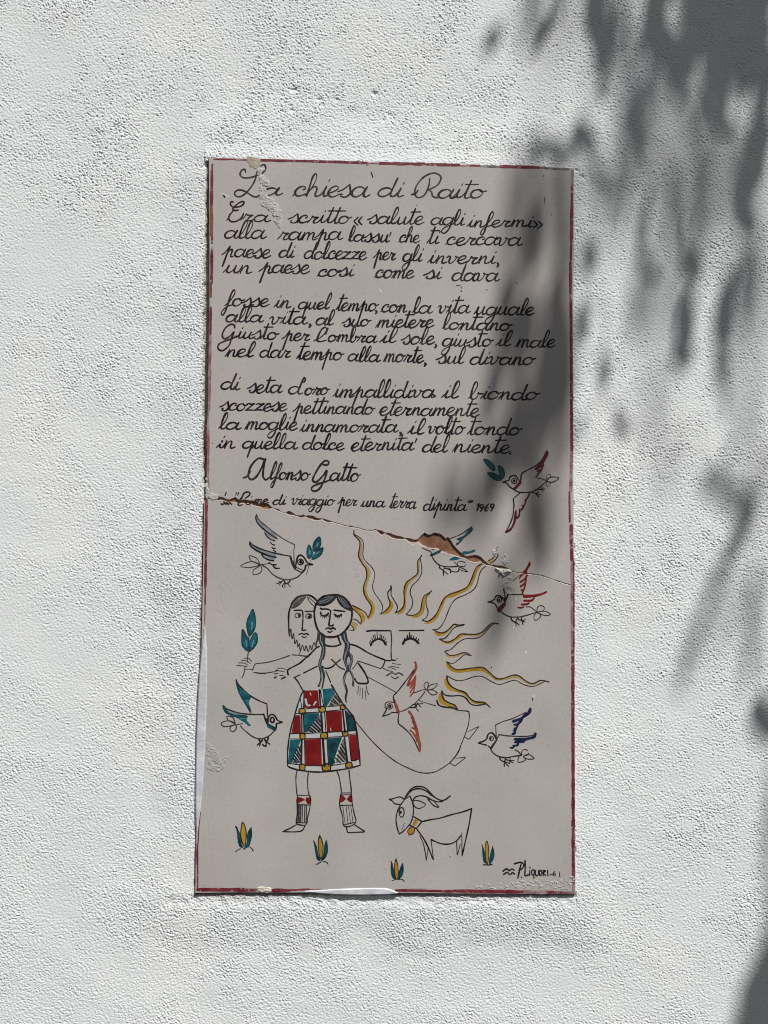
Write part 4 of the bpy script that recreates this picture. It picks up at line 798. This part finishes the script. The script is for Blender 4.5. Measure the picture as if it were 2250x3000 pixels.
# ---------------------------------------------------------------- the ceramic plaque
plaque = tag(empty('ceramic_plaque', (0, 0, 0)), 'grey glazed ceramic plaque with a handwritten poem and painted figures, cracked across', 'plaque')
m_glaze = mat('grey_glaze', (0.385, 0.365, 0.343), (0.462, 0.420, 0.400), 11, 0.34, 0.5, 0.05, 260, 6.0, 0.28, 0.72)
# the glaze's faint pinholes and specks
nt = m_glaze.node_tree
bs = nt.nodes['Principled BSDF']
base = bs.inputs['Base Color'].links[0].from_socket
tc = nt.nodes.new('ShaderNodeTexCoord')
n = nt.nodes.new('ShaderNodeTexNoise')
n.inputs['Scale'].default_value = 330
n.inputs['Detail'].default_value = 5
nt.links.new(tc.outputs['Object'], n.inputs['Vector'])
rp = nt.nodes.new('ShaderNodeValToRGB')
rp.color_ramp.elements[0].position, rp.color_ramp.elements[1].position = 0.30, 0.46
rp.color_ramp.elements[0].color = (0.90, 0.895, 0.89, 1)
rp.color_ramp.elements[1].color = (1, 1, 1, 1)
nt.links.new(n.outputs['Fac'], rp.inputs['Fac'])
mx = nt.nodes.new('ShaderNodeMix')
mx.data_type, mx.blend_type = 'RGBA', 'MULTIPLY'
mx.inputs['Factor'].default_value = 1.0
nt.links.new(base, mx.inputs[6])
nt.links.new(rp.outputs['Color'], mx.inputs[7])
nt.links.new(mx.outputs[2], bs.inputs['Base Color'])

slab('upper_slab', UPPER, YP, 0.010, m_glaze, plaque)
slab('lower_slab', LOWER, YP, 0.010, m_glaze, plaque, 0.0004)
m_clay = mat('terracotta_core', (0.185, 0.088, 0.048), (0.290, 0.155, 0.090), 95, 0.85, 0.2, 0.5, 420)
slab('terracotta_core', [(640, 1440), (900, 1440), (1180, 1500), (1300, 1520), (1660, 1690), (1660, 1740), (1300, 1690), (1000, 1600), (640, 1480)],
     YP + 0.0019, 0.0095, m_clay, plaque)
# broken glaze rim along the lower lip, sunlight painted into its pale colour
P = Paint()
M['e'] = mat('sunlit_broken_edge', (0.50, 0.42, 0.35), (0.66, 0.60, 0.54), 120, 0.7)
M['E'] = mat('dark_broken_edge', (0.050, 0.018, 0.010), (0.10, 0.040, 0.022), 150, 0.8)
r = random.Random(5)
seg = []
for i, (x, y) in enumerate(LOWJ):
    seg.append((x, y + 1.9))
    if len(seg) > 4 and r.random() < 0.22 or i == len(LOWJ) - 1:
        P.stroke(seg, r.uniform(1.8, 3.8) if x < 1500 else 1.5, 'e', 0.4)
        seg = [seg[-1]] if r.random() < 0.8 else []
        if len(seg) == 0:
            continue
P.draw('J1', 'e f 1030,222 1090,262 1140,272 1200,272 1240,262 1210,290 1165,322 1120,305 1070,270; e f 1240,262 1290,300 1390,342 1360,356 1290,335 1250,305; e f 1480,362 1560,372 1600,402 1540,392')
P.draw('J2', 'e f 500,407 560,422 620,444 560,440 510,425')
P.build('sunlit_chipped_rim', plaque)

# red border line, worn and overpainted
m_red = mat('worn_red_line', (0.120, 0.008, 0.018), (0.185, 0.030, 0.040), 60, 0.5)
nt = m_red.node_tree
bs = nt.nodes['Principled BSDF']
base = bs.inputs['Base Color'].links[0].from_socket
tc = nt.nodes.new('ShaderNodeTexCoord')
n = nt.nodes.new('ShaderNodeTexNoise')
n.inputs['Scale'].default_value = 210
n.inputs['Detail'].default_value = 6
nt.links.new(tc.outputs['Object'], n.inputs['Vector'])
rp = nt.nodes.new('ShaderNodeValToRGB')
rp.color_ramp.elements[0].position, rp.color_ramp.elements[1].position = 0.585, 0.70
rp.color_ramp.elements[0].color = (0, 0, 0, 1)
rp.color_ramp.elements[1].color = (0.8, 0.8, 0.8, 1)
nt.links.new(n.outputs['Fac'], rp.inputs['Fac'])
mx = nt.nodes.new('ShaderNodeMix')
mx.data_type = 'RGBA'
nt.links.new(rp.outputs['Color'], mx.inputs['Factor'])
nt.links.new(base, mx.inputs[6])
mx.inputs[7].default_value = (0.40, 0.33, 0.32, 1)
nt.links.new(mx.outputs[2], bs.inputs['Base Color'])
M['L'] = m_red
M['l'] = mat('faded_red_line', (0.17, 0.065, 0.072), (0.34, 0.25, 0.245), 120, 0.5)
M['B'] = mat('rusty_red_line', (0.150, 0.042, 0.026), (0.21, 0.075, 0.045), 120, 0.5)
M['D'] = mat('dark_mortar_line', (0.09, 0.085, 0.08), (0.26, 0.25, 0.235), 260, 0.9)


def edge_line(name, runs):
    P = Paint()
    for c, wd, pts in runs:
        Q = jag(parse(pts) if isinstance(pts, str) else pts, 0.5, 14, int(wd * 10))
        P.stroke(Q, wd * 0.84, c, 0.6)
    return P.build(name, plaque)


edge_line('red_border', [
    ('L', 6, '627,467 690,467'), ('l', 7, '690,468 722,469'), ('l', 6, '735,469 765,470'), ('L', 9, '765,470 880,472'), ('L', 9, '880,472 1000,475 1075,478'), ('l', 5, '1075,479 1110,479'),
    ('L', 10, '1112,479 1245,481'), ('L', 10, '1251,482 1345,484'), ('l', 7, '1345,485 1375,485'), ('L', 8, '1375,485 1405,486'), ('D', 8, '1405,487 1462,489'),
    ('L', 11, '1466,488 1580,491'), ('D', 8, '1585,492 1665,496')])
edge_line('red_border', [
    ('l', 8, '1677,500 1676,545'), ('L', 8, '1675,545 1675,590'), ('L', 10, '1675,590 1674,680 1673,712'), ('L', 9, '1673,718 1672,762'), ('L', 10, '1671,768 1671,860'), ('l', 9, '1671,860 1671,880'),
    ('L', 10, '1672,880 1673,1000 1674,1200 1675,1330'), ('l', 10, '1674,1330 1672,1440'), ('L', 7, '1668,1440 1669,1530'), ('L', 12, '1673,1540 1673,1592'), ('L', 12, '1675,1600 1675,1640'), ('l', 12, '1676,1640 1677,1720'),
    ('L', 6, '1680,1640 1681,1740 1681,1900'), ('l', 9, '1675,1720 1676,1900'), ('L', 11, '1678,1900 1678,2100 1679,2300 1679,2520'), ('L', 11, '1679,2520 1680,2585'), ('l', 11, '1680,2585 1680,2612')])
edge_line('red_border', [
    ('L', 7, '622,482 622,560'), ('l', 5, '618,500 618,560'), ('L', 12, '620,560 620,600'), ('B', 12, '619,600 620,640 620,690'), ('L', 8, '621,690 622,712'), ('l', 8, '622,726 622,800'),
    ('L', 9, '620,735 620,830'), ('B', 8, '618,830 618,870'), ('L', 8, '618,900 617,980'), ('l', 10, '616,980 615,1080 613,1200'), ('L', 4, '617,1080 616,1160'), ('l', 6, '611,1200 609,1290'), ('L', 5, '607,1240 606,1310'), ('l', 9, '611,1260 609,1400 611,1440')])
edge_line('red_border', [
    ('L', 10, '605,1462 604,1560 603,1640'), ('L', 9, '603,1640 602,1720'), ('L', 6, '602,1720 601,1770'), ('l', 4, '601,1770 600,1830'),
])
edge_line('red_border', [
    ('L', 4, '587,2380 583,2420 580,2480'), ('l', 7, '578,2470 576,2530'), ('L', 6, '579,2480 579,2600')])
edge_line('red_border', [
    ('L', 13, '579,2606 640,2606 750,2607'), ('L', 12, '792,2608 850,2608'), ('L', 7, '850,2607 905,2605'), ('l', 4, '905,2605 960,2605'),
])
edge_line('red_border', [
    ('L', 10, '1160,2608 1250,2609'), ('L', 9, '1250,2610 1330,2611'), ('L', 12, '1330,2610 1530,2612'), ('l', 12, '1530,2612 1600,2614'), ('L', 10, '1600,2613 1645,2614'), ('l', 9, '1640,2615 1684,2615')])

build_text(plaque)
build_figures(plaque)

# ---------------------------------------------------------------- plaster and putty smeared over the plaque, chips and scratches
m_plaster = mat('dried_plaster', (0.37, 0.355, 0.33), (0.50, 0.485, 0.455), 240, 0.9, 0.15, 0.6, 700)
m_putty = mat('smooth_white_putty', (0.47, 0.48, 0.515), (0.60, 0.61, 0.63), 60, 0.6, 0.3, 0.5, 180)
m_glue = mat('yellowed_glue', (0.32, 0.29, 0.21), (0.41, 0.375, 0.29), 150, 0.7, 0.2, 0.4, 500)
m_cream = mat('cream_filler', (0.50, 0.46, 0.36), (0.62, 0.58, 0.49), 150, 0.8, 0.2, 0.4, 500)


def inside_poly(px, py, poly):
    c = np.zeros(px.shape, bool)
    n = len(poly)
    for i in range(n):
        (x1, y1), (x2, y2) = poly[i - 1], poly[i]
        if y1 == y2:
            continue
        cond = (y1 > py) != (y2 > py)
        c ^= cond & (px < (x2 - x1) * (py - y1) / (y2 - y1) + x1)
    return c


def dist_poly(px, py, poly):
    d = np.full(px.shape, 1e9)
    n = len(poly)
    for i in range(n):
        (x1, y1), (x2, y2) = poly[i - 1], poly[i]
        vx, vy = x2 - x1, y2 - y1
        t = np.clip(((px - x1) * vx + (py - y1) * vy) / (vx * vx + vy * vy + 1e-9), 0, 1)
        d = np.minimum(d, np.hypot(px - x1 - t * vx, py - y1 - t * vy))
    return d


def smear(name, outline, thick, rough, material, parent, step=1.7, holes=0.0, seed=1, soft=6.0, y0=None):
    """a thin uneven crust on the glaze: real thickness, feathered rim, gaps where it has flaked off"""
    poly = catmull(outline, 5, closed=True)
    xs = np.array([p[0] for p in poly])
    ys = np.array([p[1] for p in poly])
    gx, gy = np.arange(xs.min() - 3, xs.max() + 3, step), np.arange(ys.min() - 3, ys.max() + 3, step)
    X, Y = np.meshgrid(gx, gy)
    sh = (max(X.shape[0], 8), max(X.shape[1], 8))
    n1 = band_noise(sh, step, 9, 0.5, seed)[:X.shape[0], :X.shape[1]]
    n2 = band_noise(sh, step, 22, 0.5, seed + 50)[:X.shape[0], :X.shape[1]]
    sd = np.where(inside_poly(X, Y, poly), 1, -1) * dist_poly(X, Y, poly) + n2 * 1.4 * min(1, soft / 4)
    env = np.clip(sd / soft, 0, 1)
    t = thick * env ** 0.6 * np.clip(0.55 + rough * (0.35 * n1 + 0.25 * n2), 0.0, 2.2)
    keep = (sd > 0) & (n1 * 0.7 + n2 * 0.7 > -2.4 + holes * 2.4)
    Yc = np.where(keep, -t, 0.0005) + (YP if y0 is None else y0) - 0.0002
    vid = -np.ones(X.shape, int)
    q = []
    kk = keep[:-1, :-1] | keep[1:, :-1] | keep[1:, 1:] | keep[:-1, 1:]
    V = []

    def gid(i, j):
        if vid[i, j] < 0:
            vid[i, j] = len(V)
            a, b = w2(X[i, j], Y[i, j])
            V.append((a, Yc[i, j], b))
        return vid[i, j]
    for i, j in zip(*np.nonzero(kk)):
        q.append([gid(i, j), gid(i + 1, j), gid(i + 1, j + 1), gid(i, j + 1)])
    me = bpy.data.meshes.new(name)
    me.from_pydata(V, [], q)
    me.polygons.foreach_set('use_smooth', [True] * len(q))
    me.materials.append(material)
    me.update()
    return obj(name, me, parent)


smear('plaster_smear', src('Q', parse('500,690 570,680 640,720 720,790 740,930 650,960 660,1040 720,1180 850,1290 930,1400 1010,1560 1050,1720 1020,1850 980,1960 900,1880 840,1760 800,1620 740,1560 640,1490 560,1420 510,1250 480,1100 490,900')),
      0.00032, 1.0, m_plaster, plaque, 1.6, 0.36, 11, 5)
m_film = mat('pale_film', (0.35, 0.33, 0.31), (0.40, 0.385, 0.365), 240, 0.6)
smear('glue_stain', src('Q', parse('200,265 480,270 520,320 500,430 450,520 380,545 290,520 240,420')), 0.00012, 0.8, m_glue, plaque, 1.7, 0.15, 13, 5)
smear('glue_stain', src('Q', parse('430,560 560,520 620,560 540,660 480,690 440,650')), 0.0003, 0.8, M['f'], plaque, 1.7, 0.2, 14, 4)
smear('plaster_smear', src('J2', parse('1395,680 1450,695 1540,700 1640,725 1660,745 1600,780 1520,800 1440,760 1410,720')), 0.0030, 0.9, M['p'], plaque, 1.5, 0.0, 15, 6)
smear('plaster_smear', src('J2', parse('1500,480 1570,470 1600,600 1560,640 1500,600')), 0.00016, 1.0, m_plaster, plaque, 1.6, 0.75, 16, 5)
smear('plaster_smear', src('J2', parse('1510,840 1640,830 1700,1000 1650,1120 1560,1080 1500,960')), 0.00016, 1.0, m_plaster, plaque, 1.6, 0.72, 17, 6)
smear('plaster_smear', src('J2', parse('1330,380 1400,350 1440,420 1400,520 1340,440')), 0.00016, 1.0, m_plaster, plaque, 1.6, 0.8, 18, 4)
smear('plaster_smear', src('L5', parse('310,680 420,720 560,860 600,960 700,920 730,960 680,1080 660,1180 560,1230 420,1240 340,1260 320,1000')), 0.00012, 0.8, m_film, plaque, 1.7, 0.62, 19, 6)
smear('plaster_smear', [(1370, 2596), (1420, 2588), (1480, 2590), (1560, 2578), (1640, 2580), (1676, 2560), (1676, 2602), (1560, 2602), (1440, 2602)], 0.00014, 1.0, m_plaster, plaque, 1.5, 1.2, 24, 5)
smear('cream_filler', [(755, 2599), (792, 2598), (792, 2613), (770, 2614), (755, 2608)], 0.0008, 0.7, m_cream, plaque, 1.5, 0.1, 21, 3)
smear('cream_filler', [(606, 1400), (612, 1430), (616, 1444), (640, 1450), (634, 1464), (610, 1462), (603, 1452)], 0.0005, 0.9, m_plaster, plaque, 1.7, 0.1, 26, 6)
slab('putty_strip', catmull([(600, 1835), (606, 1900), (607, 1960), (606, 2060), (602, 2160), (598, 2250), (593, 2320), (586, 2390), (580, 2430), (574, 2420), (573, 2300), (576, 2140), (582, 2000), (591, 1900)], 6, True), YP - 0.0011, YP + 0.004, m_putty, plaque, 0.0012)
slab('putty_strip', catmull([(890, 2611), (940, 2606), (1000, 2603), (1060, 2601), (1125, 2601), (1150, 2607), (1166, 2616), (1140, 2620), (1050, 2622), (960, 2619)], 6, True), YP - 0.0011, YP + 0.004, m_putty, plaque, 0.0012)

def marks(view, text):
    """every scratch, chip and pit in the glaze is a piece of its own"""
    for t in text.split(';'):
        P = Paint()
        P.draw(view, t)
        P.build({'f': 'scratch', 'p': 'glaze_chip'}.get(t.strip()[0], 'glaze_pit'), plaque)


marks('L6', 'f2 s 290,30 330,300 360,600 400,900; f2.4 s 370,60 390,300 415,600 435,900 450,1000; f1.8 s 320,60 350,400 380,700; f1.6 s 250,300 290,700 320,950; f2 s 200,1060 320,1075 430,1085 460,1040 460,1005')
marks('S', 'f1.3 s 640,1712 660,1735 668,1775 655,1795 640,1788; f1.1 s 652,1705 672,1720 680,1745; f1.1 s 632,1760 650,1740 662,1702; f1 s 645,1745 640,1780; f1.2 s 636,1930 650,1912 664,1902; f1 s 640,1938 652,1922; f1 s 648,1715 652,1760 660,1785')
marks('S', 'f1.2 s 1664,2470 1650,2520 1642,2580; f1.2 s 1668,2500 1658,2550 1654,2600; f1.4 s 1656,2480 1640,2530 1632,2596; f1.2 s 1670,2540 1664,2600; f1.1 s 1648,2500 1630,2540 1622,2590; f1.3 s 1662,2560 1650,2602; f1.2 s 1640,2560 1636,2602; f1.2 s 1676,2480 1668,2530; f1.6 s 1610,2598 1640,2596 1672,2598')
marks('L5', 'f2 s 310,900 310,1300 380,1700 440,2200; f1.6 s 260,1560 330,1900 360,2200; f1.6 p 1030,1340 1030,1500; p3 p 705,940 710,950')
marks('K8', 'f1.6 s 1560,60 1500,160 1480,280; f1.6 s 1590,80 1520,220 1500,380; f1.8 s 1530,120 1490,260 1470,400; f1.6 s 1575,200 1545,300 1540,470; f1.6 s 1500,180 1475,300 1445,420; f1.6 s 1560,120 1525,320 1520,440; f1.4 s 120,470 300,462 600,470 900,468; p4 p 940,462 946,466; p3 p 1040,465 1060,468')
marks('H', 'f3 p 940,300 948,340; f2.5 s 925,390 950,420 965,470; f2.5 s 955,420 975,520 990,600 998,640; f2 s 930,340 920,380; f2 p 880,250 905,290')
marks('J3', 'p4 p 1240,450 1252,472; p3 p 1088,155 1098,162; p5 p 1340,990 1345,1000; n4 p 1330,1015 1328,1045; k4 p 825,640 832,648')
marks('K3', 'p4 p 718,890 735,905; p3 p 675,1495 685,1502')
marks('B', 'k3 p 1362,262 1364,272; k3 p 1362,328 1365,334; k2.5 p 1370,440 1368,485; n2.5 p 1428,570 1424,585; n2 p 330,500 334,505')
marks('D', 'k3 p 655,158 690,152; k3 p 694,165 698,180; k4 p 692,198 696,204; k4 p 1140,136 1146,142; p4 p 35,190 52,214; n3 p 900,190 906,194')
marks('A', 'k5 p 1485,235 1500,275; f4 p 1500,225 1515,250; k3 p 1450,180 1462,172; p4 p 275,405 335,435; k4 f 280,410 305,425 298,445; f4 s 775,400 800,362 845,350')
marks('J1', 'f2 c 230,780 270,770 300,800 270,820; f2 p 250,700 262,712')
marks('K6', 'p2.5 p 1185,1275 1195,1282; k4 p 1175,1300 1180,1305')
marks('G', 'f3 p 672,120 678,125')
marks('I3', 'f5 s 950,170 1040,290 1110,400; f5 s 1120,440 1150,510; f4 s 910,520 960,600 1060,760 1090,800')
marks('E', 'f3 s 160,655 140,700 155,745; f3 s 80,870 110,820 150,790; k3 p 68,720 73,724')

# ---------------------------------------------------------------- the tree in front of the wall, above the photograph: its leaves shade the right side
D0 = 1.75


def up_sun(px, py, d):          # the point that throws its shadow on the wall at this photo pixel
    X, Z = w2(px, py)
    return Vector((X, -0.002, Z)) + LDIR * d


LEAVES = [('Z2', """1420,-60,110,50,0 1530,-70,110,50,10 1630,-60,110,50,0 1320,-70,100,40,-10 1200,-80,110,36,10 1480,-170,120,60,0 1600,-180,120,60,0 1360,-190,120,50,0 930,-40,110,34,0 770,-60,100,14,0 660,-60,100,14,15
475,150,62,26,22 690,120,110,14,22 765,50,90,13,5 640,40,60,8,20
930,90,130,38,0 945,230,110,26,0 945,370,60,13,0
1180,60,90,30,10 1170,180,80,35,-20 1250,220,90,40,-25 1290,330,110,26,0
1340,150,90,40,30 1430,60,110,45,0 1400,200,80,40,-30 1500,220,130,40,10 1460,380,140,32,0 1480,510,60,30,-40
1560,120,130,40,-15 1600,280,110,35,15 1640,80,110,40,0 1640,420,130,26,0 1640,560,110,36,10 1620,690,110,34,12 1570,915,95,42,5 1590,800,70,22,15
1520,40,90,40,20 1330,60,60,24,-20 1550,330,70,26,-10 1655,250,120,40,0
1230,150,110,40,-10 1380,100,100,40,10 1560,60,100,44,0 1500,120,110,40,-10 1430,290,90,34,5 1600,180,100,44,0 1340,215,60,30,20 1190,20,90,34,0 1650,330,110,30,0
1050,330,160,24,0,3.5 1200,700,150,28,-20,3.4 1000,760,120,24,20,3.4 1230,900,150,22,0,3.4 1400,900,160,20,0,3.4 1420,650,120,22,0,3.4 1100,1300,180,26,5,3.4 1560,1250,180,26,5,3.4
640,60,130,28,12,3.2 1060,120,140,34,0,3.2 1130,400,120,26,0,3.3 1560,640,160,28,10,3.3 1040,520,110,26,10,3.3 900,780,120,28,-10,3.3 1330,480,100,26,10,3.3 1500,820,120,24,10,3.4 1620,1100,200,26,0,3.4
870,580,85,34,-5 700,640,80,26,70 900,690,60,20,-20 790,660,60,20,60
1110,560,85,30,-35 1090,640,50,12,0
1340,1110,85,30,-12 1315,1000,70,11,-5
1130,960,150,12,10 1140,1120,60,18,-20 1165,1170,45,20,-40
1500,1220,55,20,25 1310,1380,140,28,5 1470,1370,150,26,5
990,900,110,13,10 880,1120,70,24,0 960,780,90,12,-30 860,1400,90,18,0"""),
          ('R4', """380,200,110,26,3 900,70,100,50,15 1150,150,150,30,-2 1180,380,90,13,0 500,530,90,34,-25 220,580,60,14,0
1110,900,100,56,-62,2.3 1210,975,110,60,-48,2.1 1262,1040,90,50,-25,2.1 1295,1105,125,44,3,2.0 1245,1280,100,34,20,2.2 1150,1450,130,28,30,2.4 1080,1640,150,26,28,2.9 1000,1850,160,28,22,2.9 930,2060,180,26,15,2.9 1180,1780,220,26,20,3.6
1370,1620,190,26,4,2.8 1340,1850,180,26,5,2.8 1330,2080,170,22,5,2.8 1400,900,260,30,0,3.6 1300,500,220,26,10,3.6 700,500,200,26,0,3.6 800,800,180,20,0,3.6 1090,880,50,13,-60"""),
          ('Z2', """1000,60,260,60,0,6 1200,330,260,60,10,6.3 1400,500,280,60,0,6 1120,620,240,50,-10,6.3 1560,800,300,60,0,6 760,100,160,40,20,5.6 1000,900,240,44,0,6 1300,900,280,44,0,6.2 1250,1250,300,44,5,6 1600,1300,300,44,0,6"""),
          ('Z6', """1650,150,100,40,-8 1705,1250,260,70,8,2.7 1690,1450,200,100,30,2.7 1650,1580,250,120,30,2.7 1725,1000,250,40,5,2.7 1690,600,300,20,3,2.7 1600,1530,100,44,45,2.9 1720,1400,300,130,10,2.7"""),
          ('S', """1625,960,150,26,3 1605,1120,150,32,0 1648,1050,190,22,0 1600,560,230,14,0,3.6 1655,600,190,15,0,3.0 1530,610,140,12,8,3.4 1555,720,110,14,5 1480,880,80,18,25
1530,980,110,26,15 1425,1180,110,12,10 1440,1390,110,22,8,3.0 1520,1350,90,16,0 1560,1560,150,26,-8 1340,1480,90,14,0,3.2 1480,1760,120,16,5,3.4 1430,1880,110,12,8,3.4 1510,1250,120,20,-5
1640,800,130,14,0,2.8 1650,1270,110,14,0,2.6 1560,1240,190,22,0,3.4 1480,1330,150,22,8,3.4 1600,1450,180,13,0,3.4 1470,960,150,16,15,3.4 1400,1500,140,20,5,3.4 1290,1500,110,16,0,3.4 1505,640,230,20,5,4.0 1490,1000,200,18,5,4.0 1440,1800,150,12,8,3.6""")]


def build_tree():
    tree = tag(empty('tree', (2.3, -1.9, -1.7)), 'leafy tree whose soft shadow falls on the wall', 'tree')
    off = Vector(tree.location)
    rnd = random.Random(21)
    V, F = [], []
    tips = []
    for view, t in LEAVES:
        sc = VIEW[view][2]
        for tok in t.split():
            cx, cy, hl, hw, tilt, *far = (float(q) for q in tok.split(','))
            (px, py), = src(view, [(cx, cy)])
            hl, hw, tilt = hl * 1.12 / sc, hw * (1.6 if not far else 1.45 if far[0] < 4.5 else 1.35) / sc, math.radians(tilt)
            d = (far[0] if far else 2.4 if view == 'S' else D0) + rnd.uniform(-0.18, 0.30)
            k1, k2, cv = rnd.uniform(-0.5, 0.5), rnd.uniform(-0.8, 0.8), rnd.uniform(0.1, 0.3)
            ax, ay = math.sin(tilt), -math.cos(tilt)            # towards the leaf's upper end on the wall
            bx, by = ay, -ax
            base = len(V)
            N = 9
            for i in range(N):
                u = -1 + 2 * i / (N - 1)
                w = hw * max(0.03, (1 - abs(u) ** 2.1)) ** 0.8
                for s in (-1, 0, 1):
                    qx, qy = px + ax * hl * u + bx * w * s, py + ay * hl * u + by * w * s
                    dd = d + (k1 * hl * u + k2 * w * s - cv * w * abs(s) + 0.15 * hl * u * u) / S
                    V.append(up_sun(qx, qy, dd) - off)
            for i in range(N - 1):
                for s in (0, 1):
                    a = base + i * 3 + s
                    F.append([a, a + 1, a + 4, a + 3])
            tips.append((px + ax * hl, py + ay * hl, d + (k1 + 0.15) * hl / S))
    me = bpy.data.meshes.new('foliage')
    me.from_pydata(V, [], F)
    me.polygons.foreach_set('use_smooth', [True] * len(F))
    lm = mat('leaf_green', (0.022, 0.060, 0.014), (0.045, 0.105, 0.022), 18, 0.45)
    me.materials.append(lm)
    me.update()
    obj('foliage', me, tree)
    # twigs: every leaf hangs from the next leaf above it, and at last from the bough
    hub = up_sun(2700, -900, D0 + 0.2)
    cu = bpy.data.curves.new('twigs', 'CURVE')
    cu.dimensions = '3D'
    cu.bevel_depth, cu.bevel_resolution = 1.0, 1

    def tube(pts, rad):
        sp = cu.splines.new('POLY')
        sp.points.add(len(pts) - 1)
        for p, q, rr in zip(sp.points, pts, rad):
            p.co = (*(q - off), 1)
            p.radius = rr
    T = sorted(tips, key=lambda q: q[1] - 0.5 * q[0])
    for i, (x, y, d) in enumerate(T):
        a = up_sun(x, y, d)
        best, bd = hub, 1e9
        for (x2, y2, d2) in T[:i]:
            if y2 < y - 5:
                dd = math.hypot(x2 - x - 0.35 * (y - y2), (y2 - y) * 0.8)
                if dd < bd:
                    best, bd = up_sun(x2, y2, d2), dd
        if bd > 420:
            best = hub
        mid = (a + best) / 2 + Vector((0.01, 0.005, 0.012))
        r0 = 0.0009 if best is not hub else 0.0013
        tube([a, mid, best], [0.0007, r0, r0 * 1.2])
    tube([Vector((2.3, -1.9, -1.7)), Vector((2.26, -1.9, 0.2)), Vector((2.22, -1.85, 1.7)), Vector((2.28, -1.85, 2.8))], [0.12, 0.105, 0.09, 0.05])
    tube([Vector((2.22, -1.85, 1.5)), Vector((1.9, -1.5, 2.1)), hub.copy(), hub + Vector((-0.3, 0.05, 0.35))], [0.06, 0.045, 0.02, 0.008])
    oc = bpy.data.objects.new('twigs', cu)
    COL.objects.link(oc)
    dg = bpy.context.evaluated_depsgraph_get()
    tm = bpy.data.meshes.new_from_object(oc.evaluated_get(dg))
    bpy.data.objects.remove(oc)
    tm.name = 'trunk'
    tm.materials.clear()
    tm.materials.append(mat('bark', (0.07, 0.052, 0.036), (0.14, 0.11, 0.08), 30, 0.9, 0.2, 0.8, 60))
    obj('trunk', tm, tree)


build_tree()
